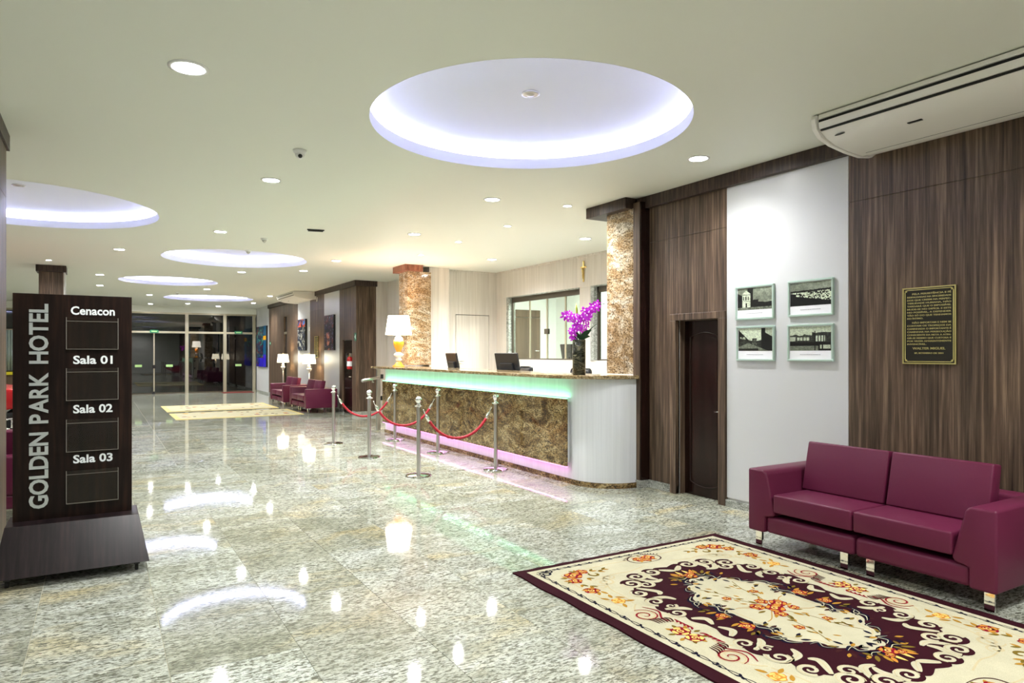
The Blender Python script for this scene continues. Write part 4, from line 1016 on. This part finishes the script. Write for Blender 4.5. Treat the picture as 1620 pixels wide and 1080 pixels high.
def spiral(cx, cy, r0, r1, a0, turns, n=26): return [(cx+(r0+(r1-r0)*k/n)*math.cos(a0+2*PI*turns*k/n), cy+(r0+(r1-r0)*k/n)*math.sin(a0+2*PI*turns*k/n)) for k in range(n+1)]
tap = lambda w: (lambda t: w*(.25+.9*math.sin(PI*min(1, t*.85+.1))))
def leaf(pen, k, x, y, a, l_, w, z):
    c, s = math.cos(a), math.sin(a); up = [(u, w*math.sin(PI*u)**.8*(1-.2*u)) for u in (0,.2,.4,.6,.8,1)]
    pts = up + [(u, -v) for u, v in up[-2:0:-1]]
    pens[pen].fill(k, [(x+c*u*l_-s*v, y+s*u*l_+c*v) for u, v in pts], z)
def rose(pen, x, y, r, z, main='w_orange', edge='w_red', th=0):
    r *= 1.2
    n = 14; pens[pen].fill(edge, [(x+r*(1+.12*math.cos(5*2*PI*k/n+th))*math.cos(2*PI*k/n), y+r*(1+.12*math.cos(5*2*PI*k/n+th))*math.sin(2*PI*k/n)) for k in range(n)], z)
    for a in range(4):
        a0 = th+a*PI/2; pens[pen].stroke(main, [(x+r*.72*math.cos(a0+u*.23), y+r*.72*math.sin(a0+u*.23)) for u in range(6)], tap(r*.36), z+.0003)
    pens[pen].stroke('w_yellow', spiral(x, y, r*.42, r*.08, th, 1.2, 14), r*.16, z+.0004)
def spray(x, y, a, n, l_, k='w_gold', sp=.5, z=Z4, pen='leaves'):
    for i in range(n):
        aa = a + sp*(i-(n-1)/2); leaf(pen, k, x+.02*math.cos(aa), y+.02*math.sin(aa), aa, l_*(1-.12*abs(i-(n-1)/2)), .011, z)
# cream border with an uneven inner edge
pens['border'].fill('w_cream', [(-.957,-1.385),(.957,-1.385),(.957,1.385),(-.957,1.385)], Z1)
quad = [(0,.925),(.10,.955),(.17,.90),(.26,.925),(.335,.895),(.375,.84),(.44,.835),(.49,.79),(.50,.73),(.555,.66),(.585,.575),(.565,.50),(.60,.43),(.645,.35),(.625,.27),(.575,.21),(.60,.12),(.565,.04)]
quad = [(x*1.0, y*1.03) for x, y in cr_(quad, 4)]
ringp = quad + [(x,-y) for x,y in quad[::-1]]; ringp = ringp + [(-x,y) for x,y in ringp[::-1]][1:-1]
pens['border'].fill('w_burg', ringp, Z2)
# medallion
mq = cr_([(0,.80),(.05,.815),(.10,.79),(.125,.73),(.19,.70),(.245,.66),(.255,.58),(.30,.52),(.37,.47),(.40,.40),(.385,.32),(.345,.26),(.335,.19),(.36,.12),(.355,.05)], 4)
rp = mq + [(x,-y) for x,y in mq[::-1]]; rp = rp + [(-x,y) for x,y in rp[::-1]][1:-1]
rp = [(x*MX, y*MY) for x, y in rp]
pens['medallion'].fill('w_cream', rp, Z3)
inner = [(x*.90, y*.94) for x, y in rp]; pens['medallion'].stroke('w_tan', inner+inner[:1], .010, Z4)
for q in QS:
    t = lambda p: T(p, q)
    # vine near the outer edge: two winding lines and leaf knots
    n = 46
    for ph in (0, PI):
        pens['vine'].stroke('w_navy', t([(x, 1.330+.011*math.sin(x*30+ph)) for x in [k*.90/n for k in range(n+1)]]), .0065, Z2)
        pens['vine'].stroke('w_navy', t([(.905+.011*math.sin(y*30+ph), y) for y in [k*1.32/60 for k in range(61)]]), .0065, Z2)
    for k in range(9):
        for xx, yy, aa in (((k+.5)*.098, 1.330, 0), (.905, (k+.5)*.145, PI/2)):
            for da in (.5, -.6, 2.7): leaf('vine', 'w_navy', q[0]*xx, q[1]*yy, aa+da, .034, .009, Z3)
    pens['vine'].stroke('w_navy', t(spiral(.86,1.28,.045,.012,.3,1.4,20)), tap(.016), Z3); pens['vine'].stroke('w_navy', t(spiral(.82,1.315,.035,.008,2.3,1.2,16)), tap(.014), Z3)
    # tan cartouche lines
    for pts in ([(.13,1.22),(.30,1.235),(.55,1.22),(.74,1.215),(.80,1.16),(.815,1.0),(.82,.72),(.80,.52)], [(.14,1.06),(.30,1.02),(.42,1.03),(.56,1.0),(.60,.92),(.66,.80),(.67,.66),(.70,.52)], [(.74,.20),(.79,.34),(.76,.44),(.70,.50)], [(.64,.06),(.70,.15),(.66,.24)]):
        pens['scrollwork'].stroke('w_tan', t(cr_(pts)), .011, Z2)
    for cx, cy, r0, a0, tn in ((.60,.93,.075,1,1.5),(.52,1.0,.05,3,1.3),(.68,.86,.05,5,1.3)): pens['scrollwork'].stroke('w_tan', t(spiral(cx,cy,r0,.01,a0,tn)), tap(.016), Z2)
    # white scrolls that bite into the burgundy field, each with a burgundy eye
    for cx, cy, r0, a0, tn, w_ in ((.17,.87,.062,.6,-1.35,.03),(.32,.85,.062,2.5,1.35,.03),(.44,.76,.07,.4,-1.4,.032),(.37,.70,.055,2.2,1.3,.026),(.52,.60,.058,1.2,-1.35,.028),(.53,.44,.062,5.2,1.35,.028),(.55,.24,.055,.5,-1.3,.024),(.50,.34,.035,3,1.2,.018)):
        cx *= 1.06; cy *= 1.06; r0 *= 1.12
        pens['scrollwork'].fill('w_burg', t([(cx+r0*1.05*math.cos(2*PI*k/18), cy+r0*1.05*math.sin(2*PI*k/18)) for k in range(18)]), Z3)
        pens['scrollwork'].stroke('w_cream', t(spiral(cx,cy,r0*1.0,.008,a0,tn,26)), lambda u: w_*(1.15-.7*u), Z4)
        pens['scrollwork'].stroke('w_tan', t(spiral(cx,cy,r0*1.0,r0*.8,a0,tn*.5,14)), .006, Z5)
    for pts in ([(.10,.93),(.04,.88),(.0,.86)], [(.24,.92),(.27,.84),(.25,.78)], [(.38,.86),(.30,.76),(.22,.77)], [(.50,.72),(.42,.60),(.45,.55)], [(.58,.52),(.46,.50),(.42,.43)], [(.60,.34),(.50,.30),(.46,.25)], [(.57,.15),(.50,.10),(.53,.02)]):
        pens['scrollwork'].stroke('w_cream', t(cr_(pts)), tap(.04), Z3)
        pens['scrollwork'].stroke('w_tan', t(cr_(pts)), .005, Z4)
    # big corner bouquet
    for x, y, r in ((.71,1.15,.056),(.61,1.19,.040),(.765,1.05,.042)): rose('flowers', q[0]*x, q[1]*y, r, Z3, th=x*9)
    for x, y, a in ((.55,1.17,PI-.2),(.50,1.14,PI+.3),(.45,1.16,PI),(.66,1.06,-2),(.77,.97,-1.4),(.74,.92,-1.9),(.78,1.12,.9),(.66,1.20,1.6),(.79,1.06,0)):
        for d_, kk in ((.45,'w_gold'),(-.45,'w_olive')): leaf('leaves', kk, q[0]*x, q[1]*y, (a+d_) if q == (1,1) else math.atan2(q[1]*math.sin(a+d_), q[0]*math.cos(a+d_)), .058, .013, Z3)
    pens['leaves'].stroke('w_olive', t(spiral(.56,1.10,.045,.015,1,-.8)), tap(.02), Z3)
    # single roses and gold leaf sprigs down the long side
    rose('flowers', q[0]*.785, q[1]*.84, .046, Z3, th=2)
    rose('flowers', q[0]*.755, q[1]*.60, .040, Z3, 'w_yellow', 'w_orange', 1)
    for x, y, a in ((.745,.80,-1.8),(.76,.80,-1.0),(.78,.86,.2),(.73,.67,-2.4),(.76,.66,1.9),(.79,.64,1.0),(.72,.58,-2.8),(.76,.55,-1.2)):
        leaf('leaves', 'w_gold', q[0]*x, q[1]*y, math.atan2(q[1]*math.sin(a), q[0]*math.cos(a)), .07, .015, Z3)
    # red swirl scroll and feathers beside the oval posies of the long sides
    pens['scrollwork'].stroke('w_tan', t(spiral(.775,.33,.085,.02,1.4,1.5)), tap(.03), Z3)
    pens['scrollwork'].stroke('w_red', t(spiral(.775,.33,.092,.012,1.5,1.7)), tap(.011), Z4)
    pens['scrollwork'].stroke('w_red', t(cr_([(.70,.44),(.66,.34),(.72,.24),(.70,.17)])), tap(.012), Z4)
    for k in range(6): pens['acanthus'].stroke('w_brown', t(cr_([(.695+.018*k,.17+.004*k),(.68+.022*k,.215+.006*k),(.70+.022*k,.245+.006*k)])), tap(.011), Z4)
    for k in range(5): pens['acanthus'].stroke('w_red', t(cr_([(.69,.03+.03*k),(.672,.045+.03*k),(.665,.075+.03*k)])), tap(.013), Z4)
    for k in range(7): pens['acanthus'].stroke('w_brown', t(cr_([(.04+.02*k,1.283-.0015*k*k),(.055+.02*k,1.30-.0015*k*k)])), tap(.009), Z4)
    pens['acanthus'].stroke('w_brown', t(cr_([(.0,1.29),(.08,1.28),(.14,1.23),(.135,1.16),(.08,1.12),(0,1.11)])), tap(.010), Z3)
    # medallion frame of navy and gold acanthus
    for pts, w_ in (([(.10,.80),(.16,.77),(.15,.71),(.22,.73)],.022), ([(0,.83),(.06,.85),(.12,.83),(.17,.86)],.02), ([(.26,.66),(.30,.61),(.27,.55),(.34,.54)],.014), ([(.36,.50),(.43,.44),(.42,.36),(.47,.33)],.024), ([(.40,.30),(.36,.24),(.40,.17),(.37,.10)],.026), ([(.38,.40),(.45,.38),(.48,.30)],.018), ([(.345,.16),(.40,.12),(.41,.04)],.022), ([(.33,.30),(.30,.26),(.33,.22)],.014), ([(.06,.775),(.09,.75),(.06,.73)],.014)):
        pens['acanthus'].stroke('w_navy', t(ms(cr_(pts))), tap(w_*1.45), Z5)
        pens['acanthus'].stroke('w_cream', t(ms([(x-.006, y+.004) for x, y in cr_(pts)])), tap(w_*.25), Z6)
    for k in range(6): pens['acanthus'].stroke('w_navy', t(ms(cr_([(.40+.012*k,.14+.035*k),(.43+.012*k,.15+.035*k),(.455+.010*k,.17+.035*k)]))), tap(.012), Z4)
    for x, y, a, l_, kk in ((.43,.17,.2,.08,'w_gold'),(.43,.12,-.3,.07,'w_yellow'),(.44,.22,.6,.07,'w_olive'),(.45,.06,.1,.08,'w_gold'),(.09,.88,1.2,.09,'w_gold'),(.04,.90,1.6,.10,'w_yellow'),(.13,.87,.7,.08,'w_olive'),(.16,.85,.3,.06,'w_gold'),(.07,.93,1.0,.07,'w_orange')):
        leaf('leaves', kk, q[0]*x*MX, q[1]*y*MY, math.atan2(q[1]*math.sin(a), q[0]*math.cos(a)), l_, .014, Z5)
    for cx, cy, n_, sp in ((.34,.16,9,.075),(.30,.34,5,.05),(.15,.60,8,.06),(.05,.66,5,.035)):
        for k in range(n_):
            a = k*2.4+cx*7; x, y = cx+sp*math.cos(a)*.8, cy+sp*math.sin(a)
            leaf('acanthus', ('w_navy','w_navy','w_brown')[k%3], q[0]*x, q[1]*y, math.atan2(q[1]*math.sin(a+.5), q[0]*math.cos(a+.5)), .062, .013, Z5)
            if k % 2: leaf('leaves', ('w_gold','w_olive')[k//2%2], q[0]*(x+.015), q[1]*y, math.atan2(q[1]*math.sin(a), q[0]*math.cos(a)), .055, .012, Z6)
    # gold leaf sprays of the centre bouquet
    for k in range(11):
        x, y, a = rnd.uniform(.04,.17), rnd.uniform(.12,.44), rnd.uniform(.6,2.4)
        leaf('leaves', 'w_gold' if k % 3 else 'w_olive', q[0]*x, q[1]*y, math.atan2(q[1]*math.sin(a), q[0]*math.cos(a)), .05, .0095, Z4)
    pens['leaves'].stroke('w_olive', t(cr_([(.02,.06),(.08,.2),(.10,.34),(.16,.48)])), .006, Z4); pens['leaves'].stroke('w_gold', t(cr_([(.06,.02),(.16,.10),(.22,.12)])), .006, Z4)
    rose('flowers', q[0]*.13, q[1]*.27, .026, Z4, th=1)
for s in (-1, 1):
    # oval posy on the short side, posies on the long side, tip roses of the medallion
    for x, y, r in ((-.05,1.20,.042),(.045,1.205,.046),(0,1.165,.028)): rose('flowers', x, s*y, r, Z4, th=y*5+x*9)
    for a in range(8): leaf('leaves', 'w_gold' if a % 2 else 'w_olive', 0.07*math.cos(a*.785), s*1.20+.045*math.sin(a*.785), a*.785, .045, .013, Z3)
    for y, r in ((-.06,.046),(.045,.05)): rose('flowers', s*.76, y, r, Z4, 'w_yellow', 'w_red', th=y*20)
    for a in range(9): leaf('leaves', 'w_gold' if a % 2 else 'w_olive', s*.76+.055*math.cos(a*.7), .09*math.sin(a*.7), a*.7, .05, .014, Z3)
    for y, x, r in ((.715,0,.042),(.76,.05,.022),(.75,-.045,.022)): rose('flowers', x, s*y, r, Z6, th=x*20)
    for y, x, r in ((.10,.375,.04),(-.08,.385,.034)): rose('flowers', s*x, s*y, r, Z6, th=y*20)
for x, y, r in ((.0,.0,.052),(.09,.05,.046),(-.08,.07,.042),(.02,.12,.036),(-.05,-.08,.036),(.11,-.05,.03)): rose('flowers', x, y, r, Z5, 'w_orange', 'w_red', th=x*30+y*9)
for a in range(10): leaf('leaves', 'w_olive' if a % 2 else 'w_gold', .09*math.cos(a*.63), .11*math.sin(a*.63), a*.63, .07, .013, Z4)
# slightly wavy edged slab
bm = bmesh.new(); ed = []
for k in range(60): ed.append((-RX+2*RX*k/60, -RY + .004*math.sin(k*.9)))
for k in range(80): ed.append((RX+.004*math.sin(k*.7), -RY+2*RY*k/80))
for k in range(60): ed.append((RX-2*RX*k/60, RY+.004*math.sin(k*1.1)))
for k in range(80): ed.append((-RX+.006*math.sin(k*.45), RY-2*RY*k/80))
prism(bm, ed, 'z', 0, .0100); obj('backing', bm, 'w_burg', rug)
for pn, p in pens.items():
    root = None
    for k, b in p.b.items():
        for f in b.faces:
            if f.normal.z < 0: f.normal_flip()
        nm = pn if root is None else {'w_cream':'cream_wool','w_tan':'tan_wool','w_navy':'navy_wool','w_gold':'gold_wool','w_orange':'orange_wool','w_red':'red_wool','w_olive':'olive_wool','w_yellow':'yellow_wool','w_brown':'brown_wool','w_burg':'burgundy_wool'}[k]
        me = bpy.data.meshes.new(nm)
        b.normal_update()
        for f in b.faces:
            if f.normal.z < 0: f.normal_flip()
        b.to_mesh(me); b.free(); me.materials.append(M[k]); o = bpy.data.objects.new(nm, me); link(o, root or rug); stuff(o)
        if root is None: root = o
# added, unseen panel lamp that brightens the back office
t = thing('office_fill_lamp', 'added ceiling panel lamp of the back office, out of view', 'ceiling light', (9.2, 12.0, ZC)); obj('frame', B(-.6,.6,-.3,.3,-.03,0), 'trim_white', t)
strip_light('bulb', (0,0,-.05), (0,0,0), (1,1,.98), 85, 1.1, .5, t)
